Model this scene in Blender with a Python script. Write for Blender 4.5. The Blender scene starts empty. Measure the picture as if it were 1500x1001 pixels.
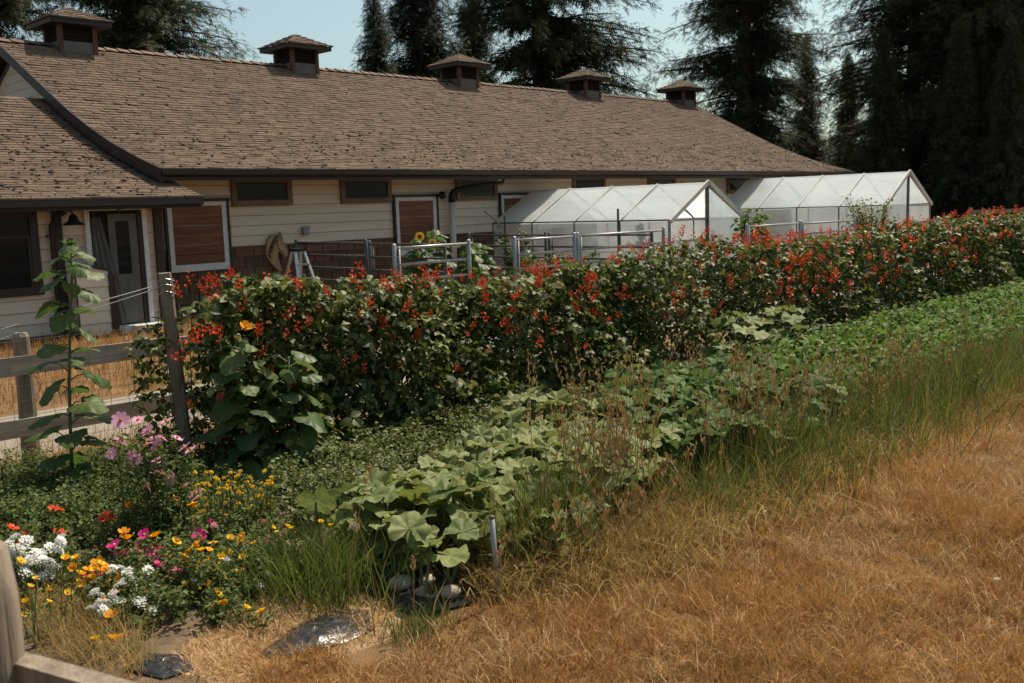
import bpy, math, random
import numpy as np
from mathutils import Vector, Matrix

rng = np.random.default_rng(7)
random.seed(7)
R = math.radians
scene = bpy.context.scene
COL = scene.collection

# ------------------------------------------------------------------ camera
PITCH, ROLL, YAW, CAMH = R(7.7), R(1.9), R(44.0), 1.85
fw = Vector((math.cos(YAW) * math.cos(PITCH), math.sin(YAW) * math.cos(PITCH), -math.sin(PITCH)))
rt0 = Vector((math.sin(YAW), -math.cos(YAW), 0))
up0 = rt0.cross(fw)
rt = rt0 * math.cos(ROLL) - up0 * math.sin(ROLL)
up = up0 * math.cos(ROLL) + rt0 * math.sin(ROLL)
cam = bpy.data.cameras.new('camera')
cam.sensor_width = 36.0
cam.lens = 36.0 * 1458 / 1500
cam.clip_start, cam.clip_end = 0.05, 2000
cam.dof.use_dof = True
cam.dof.focus_distance = 8.0
cam.dof.aperture_fstop = 5.6
camo = bpy.data.objects.new('camera', cam)
COL.objects.link(camo)
m = Matrix((rt, up, -fw)).transposed().to_4x4()
m.translation = (0, 0, CAMH)
camo.matrix_world = m
scene.camera = camo

# ------------------------------------------------------------------ sky, sun, exposure
SUN_EL, SUN_AZ = R(58.0), R(5.0)          # azimuth measured from +X toward +Y
world = bpy.data.worlds.new('World')
scene.world = world
world.use_nodes = True
wn, wl = world.node_tree.nodes, world.node_tree.links
bg = wn['Background']
sky = wn.new('ShaderNodeTexSky')
sky.sky_type = 'NISHITA'
sky.sun_disc = False
sky.sun_elevation = SUN_EL
sky.sun_rotation = math.pi / 2 - SUN_AZ
sky.air_density = 1.0
sky.dust_density = 2.5
sky.ozone_density = 1.5
hs_ = wn.new('ShaderNodeHueSaturation'); hs_.inputs['Saturation'].default_value = 0.78
tn_ = wn.new('ShaderNodeMix'); tn_.data_type = 'RGBA'; tn_.blend_type = 'MULTIPLY'; tn_.inputs[0].default_value = 1.0
tn_.inputs[7].default_value = (0.93, 1.05, 0.95, 1)          # summer haze: paler, slightly warm
wl.new(sky.outputs[0], hs_.inputs['Color']); wl.new(hs_.outputs[0], tn_.inputs[6]); wl.new(tn_.outputs[2], bg.inputs['Color'])
bg.inputs['Strength'].default_value = 0.10
sun = bpy.data.lights.new('sun', 'SUN')
sun.energy = 5.0
sun.angle = R(0.53)
sun.color = (1.0, 0.89, 0.72)
suno = bpy.data.objects.new('sun', sun)
COL.objects.link(suno)
sd = Vector((math.cos(SUN_EL) * math.cos(SUN_AZ), math.cos(SUN_EL) * math.sin(SUN_AZ), math.sin(SUN_EL)))
suno.rotation_euler = sd.to_track_quat('Z', 'Y').to_euler()
suno.location = (10, 5, 40)
vs = scene.view_settings
vs.view_transform = 'Standard'
vs.look = 'None'
vs.exposure = 0.38
vs.gamma = 1.0
vs.use_curve_mapping = False
scene.cycles.max_bounces = 8
scene.cycles.transparent_max_bounces = 12
scene.cycles.use_denoising = True

# ------------------------------------------------------------------ pixel helper (photo pixel -> point on a known plane)
W, H, F = 1500, 1001, 1458.0
def ray(px, py):
    d = fw + rt * ((px - W / 2) / F) - up * ((py - H / 2) / F)
    return Vector((0, 0, CAMH)), d
def onz(px, py, z=0.0):
    o, d = ray(px, py); return o + d * ((z - o.z) / d.z)
def ony(px, py, y):
    o, d = ray(px, py); return o + d * ((y - o.y) / d.y)

# ------------------------------------------------------------------ materials
MATS = {}
def nodes_of(name):
    mt = bpy.data.materials.new(name); mt.use_nodes = True
    nt = mt.node_tree
    return mt, nt.nodes, nt.links, nt.nodes['Principled BSDF'], nt.nodes['Material Output']

def ramp(n, cols):
    cr = n.new('ShaderNodeValToRGB')
    el = cr.color_ramp.elements
    el[0].position, el[0].color = cols[0][0], (*cols[0][1], 1)
    el[1].position, el[1].color = cols[-1][0], (*cols[-1][1], 1)
    for p, c in cols[1:-1]:
        e = el.new(p); e.color = (*c, 1)
    return cr

def rnd(n, l):
    """random value per mesh island and per object"""
    g = n.new('ShaderNodeNewGeometry'); oi = n.new('ShaderNodeObjectInfo')
    a = n.new('ShaderNodeMath'); a.operation = 'ADD'
    l.new(g.outputs['Random Per Island'], a.inputs[0]); l.new(oi.outputs['Random'], a.inputs[1])
    f = n.new('ShaderNodeMath'); f.operation = 'FRACT'; l.new(a.outputs[0], f.inputs[0])
    return f.outputs[0]

def mat(name, c1, c2=None, rough=0.7, scale=6.0, stretch=(1, 1, 1), bump=0.0, bscale=None, metal=0.0, island=0.0, spec=0.4, detail=6):
    """surface with noise between two colours, optional per-piece variation and bump"""
    mt, n, l, b, out = nodes_of(name)
    c2 = c2 or tuple(x * 0.7 for x in c1)
    tc = n.new('ShaderNodeTexCoord'); mp = n.new('ShaderNodeMapping'); mp.inputs['Scale'].default_value = stretch
    l.new(tc.outputs['Object'], mp.inputs['Vector'])
    nz = n.new('ShaderNodeTexNoise'); nz.inputs['Scale'].default_value = scale; nz.inputs['Detail'].default_value = detail
    nz.inputs['Roughness'].default_value = 0.65
    l.new(mp.outputs[0], nz.inputs['Vector'])
    cr = ramp(n, [(0.32, c2), (0.68, c1)]); l.new(nz.outputs['Fac'], cr.inputs[0])
    src = cr.outputs[0]
    if island:
        r = rnd(n, l)
        mr = n.new('ShaderNodeMapRange'); mr.inputs['To Min'].default_value = 1 - island; mr.inputs['To Max'].default_value = 1 + island * 0.6
        l.new(r, mr.inputs['Value'])
        hv = n.new('ShaderNodeHueSaturation'); l.new(mr.outputs[0], hv.inputs['Value']); l.new(src, hv.inputs['Color'])
        src = hv.outputs[0]
    l.new(src, b.inputs['Base Color'])
    b.inputs['Roughness'].default_value = rough
    b.inputs['Metallic'].default_value = metal
    b.inputs['Specular IOR Level'].default_value = spec
    if bump:
        nb = n.new('ShaderNodeTexNoise'); nb.inputs['Scale'].default_value = bscale or scale * 3; nb.inputs['Detail'].default_value = 8
        l.new(mp.outputs[0], nb.inputs['Vector'])
        bp = n.new('ShaderNodeBump'); bp.inputs['Strength'].default_value = bump; bp.inputs['Distance'].default_value = 0.02
        l.new(nb.outputs['Fac'], bp.inputs['Height']); l.new(bp.outputs[0], b.inputs['Normal'])
    MATS[name] = mt
    return mt

def leafmat(name, cols, transl=0.35, rough=0.5, spec=0.35, tcol=None, pos=0.0, vein=None):
    """thin leaf: random colour per leaf, light passes through"""
    mt, n, l, b, out = nodes_of(name)
    k = len(cols) - 1
    cr = ramp(n, [(i / k, c) for i, c in enumerate(cols)])
    r = rnd(n, l)
    if pos:
        g = n.new('ShaderNodeNewGeometry'); nz = n.new('ShaderNodeTexNoise'); nz.inputs['Scale'].default_value = pos
        nz.inputs['Detail'].default_value = 4
        l.new(g.outputs['Position'], nz.inputs['Vector'])
        mx = n.new('ShaderNodeMath'); mx.operation = 'MULTIPLY_ADD'; mx.inputs[1].default_value = 2.0; mx.inputs[2].default_value = -0.75
        l.new(nz.outputs['Fac'], mx.inputs[0])
        mm = n.new('ShaderNodeMix'); mm.inputs[0].default_value = 0.6
        l.new(r, mm.inputs[2]); l.new(mx.outputs[0], mm.inputs[3])
        r = mm.outputs[0]
    l.new(r, cr.inputs[0])
    src = cr.outputs[0]
    if vein:
        tcn = n.new('ShaderNodeTexCoord'); nm = n.new('ShaderNodeTexNoise'); nm.inputs['Scale'].default_value = 3.5; nm.inputs['Detail'].default_value = 7
        l.new(tcn.outputs['Object'], nm.inputs['Vector'])
        mrn = n.new('ShaderNodeMapRange'); mrn.inputs['From Min'].default_value = .3; mrn.inputs['From Max'].default_value = .7; mrn.inputs['To Min'].default_value = .68; mrn.inputs['To Max'].default_value = 1.25
        l.new(nm.outputs['Fac'], mrn.inputs['Value']); hvn = n.new('ShaderNodeHueSaturation'); l.new(mrn.outputs[0], hvn.inputs['Value']); l.new(src, hvn.inputs['Color']); src = hvn.outputs[0]
        at = n.new('ShaderNodeAttribute'); at.attribute_name = 'vein'
        pw = n.new('ShaderNodeMath'); pw.operation = 'POWER'; pw.inputs[1].default_value = 3.0; l.new(at.outputs['Fac'], pw.inputs[0])
        ml = n.new('ShaderNodeMath'); ml.operation = 'MULTIPLY'; ml.inputs[1].default_value = 0.32; l.new(pw.outputs[0], ml.inputs[0])
        mv = n.new('ShaderNodeMix'); mv.data_type = 'RGBA'; l.new(ml.outputs[0], mv.inputs[0])
        l.new(src, mv.inputs[6]); mv.inputs[7].default_value = (*vein, 1)
        src = mv.outputs[2]
    l.new(src, b.inputs['Base Color'])
    b.inputs['Roughness'].default_value = rough
    b.inputs['Specular IOR Level'].default_value = spec
    if transl:
        tr = n.new('ShaderNodeBsdfTranslucent')
        hs = n.new('ShaderNodeHueSaturation'); hs.inputs['Saturation'].default_value = 1.05; hs.inputs['Value'].default_value = 1.3
        l.new(src, hs.inputs['Color']); l.new(hs.outputs[0], tr.inputs['Color'])
        ms = n.new('ShaderNodeMixShader'); ms.inputs[0].default_value = transl
        l.new(b.outputs[0], ms.inputs[1]); l.new(tr.outputs[0], ms.inputs[2]); l.new(ms.outputs[0], out.inputs['Surface'])
    MATS[name] = mt
    return mt

def plasticmat(name, col, clear, transl):
    """clouded polythene film"""
    mt, n, l, b, out = nodes_of(name)
    b.inputs['Base Color'].default_value = (*col, 1); b.inputs['Roughness'].default_value = 0.32
    tr = n.new('ShaderNodeBsdfTranslucent'); tr.inputs['Color'].default_value = (*col, 1)
    tp = n.new('ShaderNodeBsdfTransparent'); tp.inputs['Color'].default_value = (0.93, 0.95, 0.95, 1)
    g = n.new('ShaderNodeTexCoord'); nz = n.new('ShaderNodeTexNoise'); nz.inputs['Scale'].default_value = 1.6; nz.inputs['Detail'].default_value = 6
    l.new(g.outputs['Object'], nz.inputs['Vector'])
    mr = n.new('ShaderNodeMapRange'); mr.inputs['From Min'].default_value = 0.3; mr.inputs['From Max'].default_value = 0.7
    mr.inputs['To Min'].default_value = max(0, clear - 0.12); mr.inputs['To Max'].default_value = clear + 0.12
    l.new(nz.outputs['Fac'], mr.inputs['Value'])
    nb = n.new('ShaderNodeTexNoise'); nb.inputs['Scale'].default_value = 5; nb.inputs['Detail'].default_value = 5
    mp = n.new('ShaderNodeMapping'); mp.inputs['Scale'].default_value = (1, 0.5, 2.5); l.new(g.outputs['Object'], mp.inputs['Vector']); l.new(mp.outputs[0], nb.inputs['Vector'])
    bp = n.new('ShaderNodeBump'); bp.inputs['Strength'].default_value = 0.35; bp.inputs['Distance'].default_value = 0.04
    l.new(nb.outputs['Fac'], bp.inputs['Height']); l.new(bp.outputs[0], b.inputs['Normal'])
    m1 = n.new('ShaderNodeMixShader'); m1.inputs[0].default_value = transl; l.new(b.outputs[0], m1.inputs[1]); l.new(tr.outputs[0], m1.inputs[2])
    m2 = n.new('ShaderNodeMixShader'); l.new(mr.outputs[0], m2.inputs[0]); l.new(m1.outputs[0], m2.inputs[1]); l.new(tp.outputs[0], m2.inputs[2])
    l.new(m2.outputs[0], out.inputs['Surface'])
    MATS[name] = mt
    return mt

mat('siding', (0.68, 0.57, 0.45), (0.58, 0.48, 0.37), 0.6, 2.0, (0.3, 1, 4), bump=0.08, bscale=40, island=0.06)
mat('wall_backing', (0.16, 0.13, 0.11), rough=0.9)  # dark tone seen in the siding gaps, painted shadow lines of the laps
mat('block', (0.16, 0.085, 0.052), (0.10, 0.05, 0.03), 0.9, 9, bump=0.6, bscale=30, island=0.25)
mat('mortar', (0.30, 0.23, 0.18), rough=0.95, scale=20)
mat('dark_trim', (0.034, 0.02, 0.015), (0.022, 0.014, 0.011), 0.55, 5, (0.4, 1, 1), bump=0.1)
mat('gutter', (0.035, 0.023, 0.018), (0.024, 0.016, 0.013), 0.4, 3)
mat('red_trim', (0.11, 0.045, 0.03), (0.07, 0.028, 0.02), 0.6, 8, (1, 1, 0.3), bump=0.15)
mat('frame_wood', (0.20, 0.12, 0.06), (0.11, 0.06, 0.03), 0.6, 9, (0.4, 1, 1), bump=0.2)
mat('white_paint', (0.66, 0.66, 0.64), (0.50, 0.50, 0.49), 0.5, 12, bump=0.1)
mat('plank', (0.24, 0.085, 0.028), (0.10, 0.034, 0.013), 0.6, 7, (0.25, 1, 3), bump=0.25, island=0.35)
mat('glass', (0.012, 0.014, 0.015), (0.008, 0.01, 0.01), 0.08, 2, spec=0.25)
mat('inside_shade', (0.02, 0.018, 0.016), rough=0.9)  # near-black colour stands in for the shade of unlit interiors
mat('flashing', (0.15, 0.13, 0.12), (0.10, 0.088, 0.08), 0.6, 5, bump=0.1)
mat('door_grey', (0.12, 0.115, 0.105), (0.075, 0.07, 0.065), 0.6, 4, (2, 1, 0.4), bump=0.2)
mat('old_wood', (0.50, 0.42, 0.33), (0.29, 0.23, 0.175), 0.85, 7, (0.25, 2, 3), bump=0.5, bscale=22, island=0.15)
mat('post_wood', (0.29, 0.23, 0.17), (0.13, 0.095, 0.07), 0.9, 8, (2.5, 2.5, 0.25), bump=0.6, bscale=20)
mat('galv', (0.38, 0.38, 0.38), (0.24, 0.24, 0.24), 0.55, 8, metal=0.75)
mat('dull_steel', (0.13, 0.125, 0.12), (0.08, 0.075, 0.07), 0.6, 8, metal=0.4)
mat('wire', (0.45, 0.45, 0.44), rough=0.4, metal=0.7)
mat('green_post', (0.03, 0.09, 0.06), rough=0.5)
mat('white_pipe', (0.62, 0.58, 0.52), (0.5, 0.46, 0.41), 0.45, 4)
mat('black', (0.015, 0.015, 0.016), rough=0.45)
mat('carved_wood', (0.42, 0.28, 0.14), (0.24, 0.145, 0.065), 0.55, 12, (1, 1, 0.4), bump=0.4)
mat('aluminium', (0.6, 0.61, 0.62), rough=0.35, metal=0.8)
mat('grey_box', (0.24, 0.24, 0.24), rough=0.5)
mat('moss', (0.05, 0.035, 0.02), (0.02, 0.014, 0.01), 0.95, 30, bump=0.5, island=0.4)
mat('bark', (0.085, 0.06, 0.045), (0.035, 0.025, 0.02), 0.95, 8, (1, 1, 0.2), bump=0.6)
mat('stem_green', (0.11, 0.15, 0.045), (0.07, 0.10, 0.03), 0.55, 10)
mat('stem_brown', (0.20, 0.12, 0.05), (0.12, 0.065, 0.03), 0.8, 10)
mat('stone', (0.42, 0.36, 0.29), (0.28, 0.24, 0.19), 0.9, 10, bump=0.4)
mat('gravel', (0.30, 0.26, 0.21), (0.17, 0.145, 0.115), 0.95, 34, bump=0.6, bscale=60)
mat('soil', (0.15, 0.10, 0.06), (0.065, 0.042, 0.026), 0.95, 7, bump=0.7, bscale=25)
mat('ground_dry', (0.21, 0.115, 0.045), (0.10, 0.054, 0.022), 0.95, 2.5, bump=0.6, bscale=40, detail=10)
mat('straw_bed', (0.42, 0.28, 0.15), (0.2, 0.12, 0.06), 0.95, 18, (1, 1, 1), bump=0.8, bscale=50)

def shinglemat():
    mt = mat('shingle', (0.19, 0.125, 0.085), (0.12, 0.078, 0.055), 0.9, 14, bump=0.35, bscale=90, island=0.28)
    return mt
shinglemat()
# black mulch film, glossy and creased
mt, n, l, b, out = nodes_of('mulch_film'); MATS['mulch_film'] = mt
b.inputs['Base Color'].default_value = (0.02, 0.02, 0.022, 1); b.inputs['Roughness'].default_value = 0.28
tc = n.new('ShaderNodeTexCoord'); nz = n.new('ShaderNodeTexNoise'); nz.inputs['Scale'].default_value = 9; nz.inputs['Detail'].default_value = 5
l.new(tc.outputs['Object'], nz.inputs['Vector']); bp = n.new('ShaderNodeBump'); bp.inputs['Strength'].default_value = 0.5; bp.inputs['Distance'].default_value = 0.04
l.new(nz.outputs['Fac'], bp.inputs['Height']); l.new(bp.outputs[0], b.inputs['Normal'])

plasticmat('film_roof', (0.82, 0.88, 0.90), 0.07, 0.5)
plasticmat('film_side', (0.78, 0.82, 0.83), 0.50, 0.5)
plasticmat('film_gable', (0.80, 0.86, 0.88), 0.30, 0.5)

leafmat('bean_leaf', [(0.026, 0.042, 0.010), (0.06, 0.082, 0.017), (0.115, 0.135, 0.03), (0.20, 0.205, 0.07)], 0.30, 0.5, 0.28)
leafmat('squash_leaf', [(0.105, 0.14, 0.04), (0.15, 0.18, 0.058), (0.20, 0.22, 0.08), (0.165, 0.185, 0.04)], 0.28, 0.6, 0.25, vein=(0.26, 0.28, 0.12))
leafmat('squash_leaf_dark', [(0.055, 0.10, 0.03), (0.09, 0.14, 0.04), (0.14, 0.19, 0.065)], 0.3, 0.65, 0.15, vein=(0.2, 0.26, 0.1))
leafmat('sunflower_leaf', [(0.045, 0.085, 0.02), (0.075, 0.12, 0.03), (0.11, 0.15, 0.045)], 0.38, 0.5, 0.35, vein=(0.16, 0.2, 0.07))
leafmat('weed_leaf', [(0.04, 0.058, 0.012), (0.095, 0.115, 0.026), (0.17, 0.175, 0.05)], 0.3, 0.55, 0.3)
leafmat('crop_leaf', [(0.05, 0.10, 0.018), (0.10, 0.17, 0.03), (0.16, 0.22, 0.06)], 0.35, 0.6, 0.15)
leafmat('feather_leaf', [(0.04, 0.065, 0.016), (0.085, 0.115, 0.03), (0.14, 0.165, 0.05)], 0.3, 0.6, 0.2)
leafmat('green_grass', [(0.045, 0.075, 0.014), (0.075, 0.105, 0.02), (0.12, 0.135, 0.03), (0.22, 0.17, 0.055)], 0.35, 0.5, 0.3)
leafmat('fresh_grass', [(0.05, 0.08, 0.014), (0.10, 0.13, 0.024), (0.17, 0.185, 0.05)], 0.35, 0.45, 0.35)
leafmat('dry_grass', [(0.18, 0.09, 0.030), (0.35, 0.182, 0.060), (0.45, 0.258, 0.096), (0.52, 0.36, 0.17)], 0.3, 0.7, 0.2, pos=0.9)
leafmat('tall_straw', [(0.22, 0.15, 0.05), (0.34, 0.235, 0.085), (0.44, 0.31, 0.13), (0.52, 0.40, 0.20)], 0.3, 0.7, 0.15, pos=2.0)
leafmat('dry_stalk', [(0.22, 0.12, 0.045), (0.34, 0.21, 0.085), (0.48, 0.34, 0.16)], 0.2, 0.7, 0.2)
leafmat('straw', [(0.40, 0.24, 0.10), (0.55, 0.37, 0.18), (0.36, 0.2, 0.08)], 0.2, 0.6, 0.3)
leafmat('needles', [(0.024, 0.033, 0.013), (0.046, 0.055, 0.022), (0.085, 0.085, 0.032)], 0.12, 0.7, 0.2)
leafmat('needles_light', [(0.03, 0.04, 0.02), (0.05, 0.06, 0.028), (0.075, 0.08, 0.035)], 0.15, 0.7, 0.2)
leafmat('petal_red', [(0.55, 0.045, 0.018), (0.66, 0.085, 0.03), (0.62, 0.15, 0.05)], 0.35, 0.5, 0.2)
leafmat('petal_pink', [(0.62, 0.24, 0.42), (0.75, 0.42, 0.58), (0.68, 0.30, 0.50)], 0.35, 0.5, 0.2)
leafmat('petal_magenta', [(0.60, 0.03, 0.17), (0.68, 0.06, 0.26)], 0.35, 0.5, 0.2)
leafmat('petal_yellow', [(0.78, 0.46, 0.02), (0.80, 0.56, 0.05)], 0.35, 0.5, 0.2)
leafmat('petal_orange', [(0.75, 0.26, 0.012), (0.78, 0.36, 0.02)], 0.35, 0.5, 0.2)
leafmat('petal_white', [(0.72, 0.72, 0.68), (0.8, 0.8, 0.78)], 0.3, 0.5, 0.2)
leafmat('petal_blue', [(0.38, 0.38, 0.68), (0.5, 0.48, 0.75)], 0.3, 0.5, 0.2)
leafmat('petal_rust', [(0.40, 0.14, 0.07), (0.45, 0.2, 0.12)], 0.2, 0.6, 0.2)
mat('flower_eye', (0.55, 0.33, 0.03), (0.35, 0.18, 0.02), 0.8, 60)
mat('seed_disc', (0.10, 0.05, 0.02), (0.05, 0.025, 0.012), 0.9, 60)

# ------------------------------------------------------------------ mesh helpers
class MB:
    def __init__(s): s.v, s.f, s.m = [], [], []
    def add(s, vs, fs, mi=0):
        o = len(s.v); s.v += [tuple(v) for v in vs]; s.f += [tuple(i + o for i in f) for f in fs]; s.m += [mi] * len(fs); return s
    def box(s, x0, x1, y0, y1, z0, z1, mi=0):
        return s.add([(x0, y0, z0), (x1, y0, z0), (x1, y1, z0), (x0, y1, z0), (x0, y0, z1), (x1, y0, z1), (x1, y1, z1), (x0, y1, z1)],
                     [(0, 3, 2, 1), (4, 5, 6, 7), (0, 1, 5, 4), (1, 2, 6, 5), (2, 3, 7, 6), (3, 0, 4, 7)], mi)
    def tube(s, pts, rad, n=6, mi=0, cap=True):
        pts = [Vector(p) for p in pts]; rad = rad if isinstance(rad, (list, tuple)) else [rad] * len(pts)
        o = len(s.v); k = len(pts)
        for i, p in enumerate(pts):
            t = (pts[min(i + 1, k - 1)] - pts[max(i - 1, 0)])
            t = t.normalized() if t.length > 1e-9 else Vector((0, 0, 1))
            a = t.orthogonal().normalized() if abs(t.z) > 0.99 else Vector((0, 0, 1)).cross(t).normalized()
            c = t.cross(a)
            for j in range(n):
                q = p + (a * math.cos(2 * math.pi * j / n) + c * math.sin(2 * math.pi * j / n)) * rad[i]
                s.v.append(tuple(q))
        for i in range(k - 1):
            for j in range(n):
                a, b_ = o + i * n + j, o + i * n + (j + 1) % n
                s.f.append((a, b_, b_ + n, a + n)); s.m.append(mi)
        if cap:
            s.f.append(tuple(o + j for j in reversed(range(n)))); s.m.append(mi)
            s.f.append(tuple(o + (k - 1) * n + j for j in range(n))); s.m.append(mi)
        return s
    def bar(s, a, b, w, h, mi=0):
        """rectangular bar from a to b, width w sideways, height h"""
        a, b = Vector(a), Vector(b); t = (b - a).normalized()
        sd_ = t.cross(Vector((0, 0, 1))); sd_ = sd_.normalized() if sd_.length > 1e-6 else Vector((1, 0, 0))
        u = sd_.cross(t)
        vs = []
        for p in (a, b):
            for sx, sz in ((-1, -1), (1, -1), (1, 1), (-1, 1)):
                vs.append(p + sd_ * (sx * w / 2) + u * (sz * h / 2))
        return s.add(vs, [(0, 1, 2, 3), (7, 6, 5, 4), (0, 4, 5, 1), (1, 5, 6, 2), (2, 6, 7, 3), (3, 7, 4, 0)], mi)
    def prism(s, poly, axis, a, b, mi=0):
        """2D polygon extruded along axis ('x','y','z') from a to b"""
        def P(u, v, w): return {'x': (w, u, v), 'y': (u, w, v), 'z': (u, v, w)}[axis]
        n = len(poly); vs = [P(u, v, a) for u, v in poly] + [P(u, v, b) for u, v in poly]
        fs = [tuple(range(n)), tuple(range(2 * n - 1, n - 1, -1))] + [(i, i + n, (i + 1) % n + n, (i + 1) % n) for i in range(n)]
        return s.add(vs, fs, mi)

ORG = {}
def link(o, parent):
    COL.objects.link(o)
    if parent is not None: o.parent = parent
    return o
def world_org(o):
    p = Vector((0, 0, 0))
    while o is not None:
        p += o.location; o = o.parent
    return p
def mesh_from(name, v, f, mats, midx=None, smooth=False):
    me = bpy.data.meshes.new(name)
    me.from_pydata([tuple(x) for x in v], [], f)
    for mm in ([mats] if isinstance(mats, str) else mats): me.materials.append(MATS[mm])
    if midx is not None and any(midx): me.polygons.foreach_set('material_index', midx)
    if smooth: me.polygons.foreach_set('use_smooth', [True] * len(me.polygons))
    return me
def obj(name, mb, mats, parent=None, loc=None, smooth=False, **props):
    """one mesh object; the shape is given in world metres; its origin goes to loc (or its parent's)"""
    org = Vector(loc) if loc is not None else (world_org(parent) if parent is not None else Vector((0, 0, 0)))
    me = mesh_from(name, [Vector(p) - org for p in mb.v], mb.f, mats, mb.m, smooth)
    o = bpy.data.objects.new(name, me); link(o, parent)
    o.location = org - (world_org(parent) if parent is not None else Vector((0, 0, 0)))
    for k_, v_ in props.items(): o[k_] = v_
    return o
def place(name, me, loc, rot=None, scale=1.0, parent=None, **props):
    """an object on shared mesh data at a world position"""
    o = bpy.data.objects.new(name, me); link(o, parent)
    o.location = Vector(loc) - (world_org(parent) if parent is not None else Vector((0, 0, 0)))
    if rot is not None: o.rotation_euler = rot
    o.scale = (scale,) * 3 if not isinstance(scale, (tuple, list)) else scale
    for k_, v_ in props.items(): o[k_] = v_
    return o
def thing(name, label, cat, loc=(0, 0, 0), group=None, kind=None):
    o = bpy.data.objects.new(name, None); o.empty_display_size = 0.2
    COL.objects.link(o); o.location = loc; o['label'] = label; o['category'] = cat
    if group: o['group'] = group
    if kind: o['kind'] = kind
    return o
def tag(o, label, cat=None, group=None, kind=None):
    o['label'] = label
    if cat: o['category'] = cat
    if group: o['group'] = group
    if kind: o['kind'] = kind
    return o

def np_mesh(name, V, T, mats, parent=None, smooth=False, mi=None, attr=None, **props):
    """big triangle mesh from arrays (world metres)"""
    org = np.array(world_org(parent)) if parent is not None else np.zeros(3)
    me = bpy.data.meshes.new(name)
    me.vertices.add(len(V)); me.vertices.foreach_set('co', (V - org).astype(np.float32).ravel())
    k = T.shape[1]
    me.loops.add(T.size); me.loops.foreach_set('vertex_index', T.astype(np.int32).ravel())
    me.polygons.add(len(T)); me.polygons.foreach_set('loop_start', np.arange(0, T.size, k, dtype=np.int32))
    for mm in ([mats] if isinstance(mats, str) else mats): me.materials.append(MATS[mm])
    if mi is not None: me.polygons.foreach_set('material_index', mi.astype(np.int32))
    if smooth: me.polygons.foreach_set('use_smooth', np.ones(len(T), bool))
    if attr is not None:
        a = me.attributes.new('vein', 'FLOAT', 'POINT'); a.data.foreach_set('value', attr.astype(np.float32))
    me.update(calc_edges=True)
    o = bpy.data.objects.new(name, me); link(o, parent)
    for k_, v_ in props.items(): o[k_] = v_
    return o
def rotmats(yaw, pitch, roll):
    cy, sy, cp, sp, cr_, sr = np.cos(yaw), np.sin(yaw), np.cos(pitch), np.sin(pitch), np.cos(roll), np.sin(roll)
    z = np.zeros_like(cy); o = np.ones_like(cy)
    Rz = np.stack([np.stack([cy, -sy, z], -1), np.stack([sy, cy, z], -1), np.stack([z, z, o], -1)], -2)
    Ry = np.stack([np.stack([cp, z, sp], -1), np.stack([z, o, z], -1), np.stack([-sp, z, cp], -1)], -2)
    Rx = np.stack([np.stack([o, z, z], -1), np.stack([z, cr_, -sr], -1), np.stack([z, sr, cr_], -1)], -2)
    return Rz @ Ry @ Rx
def scatter(tv, tf, pos, yaw, pitch, roll, scale):
    """N copies of a template -> joined arrays"""
    tv = np.asarray(tv, float); tf = np.asarray(tf, int); n = len(pos)
    M = rotmats(yaw, pitch, roll) * np.asarray(scale).reshape(n, 1, 1)
    V = np.einsum('nij,vj->nvi', M, tv) + pos[:, None, :]
    T = tf[None] + (np.arange(n) * len(tv))[:, None, None]
    return V.reshape(-1, 3), T.reshape(-1, tf.shape[1])
def join(parts):
    Vs, Ts, o = [], [], 0
    for V, T in parts:
        Vs.append(V); Ts.append(T + o); o += len(V)
    return np.concatenate(Vs), np.concatenate(Ts)
def blades(xy, h, w, lean, z0=0.0, curl=0.5):
    """grass blades, three triangles each"""
    n = len(xy); a = rng.uniform(0, 2 * np.pi, n); d = np.stack([np.cos(a), np.sin(a)], -1); s = np.stack([-d[:, 1], d[:, 0]], -1)
    f = rng.uniform(0, 2 * np.pi, n); s = np.stack([np.cos(f), np.sin(f)], -1)
    h = np.asarray(h); w = np.asarray(w); L = np.asarray(lean)
    P = np.zeros((n, 5, 3))
    z0 = np.zeros(n) + z0
    for k, (t, sg, ww) in enumerate([(0, -1, 1), (0, 1, 1), (0.55, -1, 0.75), (0.55, 1, 0.75), (1, 0, 0)]):
        off = L * h * (t ** (1 + curl)) 
        P[:, k, :2] = xy + d * off[:, None] + s * (sg * ww * w / 2)[:, None]
        P[:, k, 2] = z0 + h * t * np.sqrt(np.maximum(0.05, 1 - (L * t) ** 2 * 0.6))
    T = np.array([[0, 1, 3], [0, 3, 2], [2, 3, 4]])
    return P.reshape(-1, 3), (T[None] + (np.arange(n) * 5)[:, None, None]).reshape(-1, 3)
def in_poly(pts, poly):
    x, y = pts[:, 0], pts[:, 1]; c = np.zeros(len(pts), bool); n = len(poly)
    for i in range(n):
        x1, y1 = poly[i]; x2, y2 = poly[(i + 1) % n]
        k = ((y1 > y) != (y2 > y)) & (x < (x2 - x1) * (y - y1) / (y2 - y1 + 1e-12) + x1)
        c ^= k
    return c
def sample_poly(poly, n):
    poly = np.array(poly); lo, hi = poly.min(0), poly.max(0); out = np.zeros((0, 2))
    while len(out) < n:
        p = rng.uniform(lo, hi, (n * 2, 2)); out = np.concatenate([out, p[in_poly(p, poly)]])
    return out[:n]
def wpoly(px, z): return [tuple(onz(x, y, z))[:2] for x, y in px]
def lownoise(x, y, s=1.0, seed=0):
    r = np.random.default_rng(seed); v = np.zeros_like(x)
    for k in range(7):
        a = r.uniform(0, 2 * np.pi); f = s * r.uniform(0.5, 2.2); p = r.uniform(0, 6.28)
        v += np.sin((x * np.cos(a) + y * np.sin(a)) * f + p)
    return v / 7 * 1.6

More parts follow.
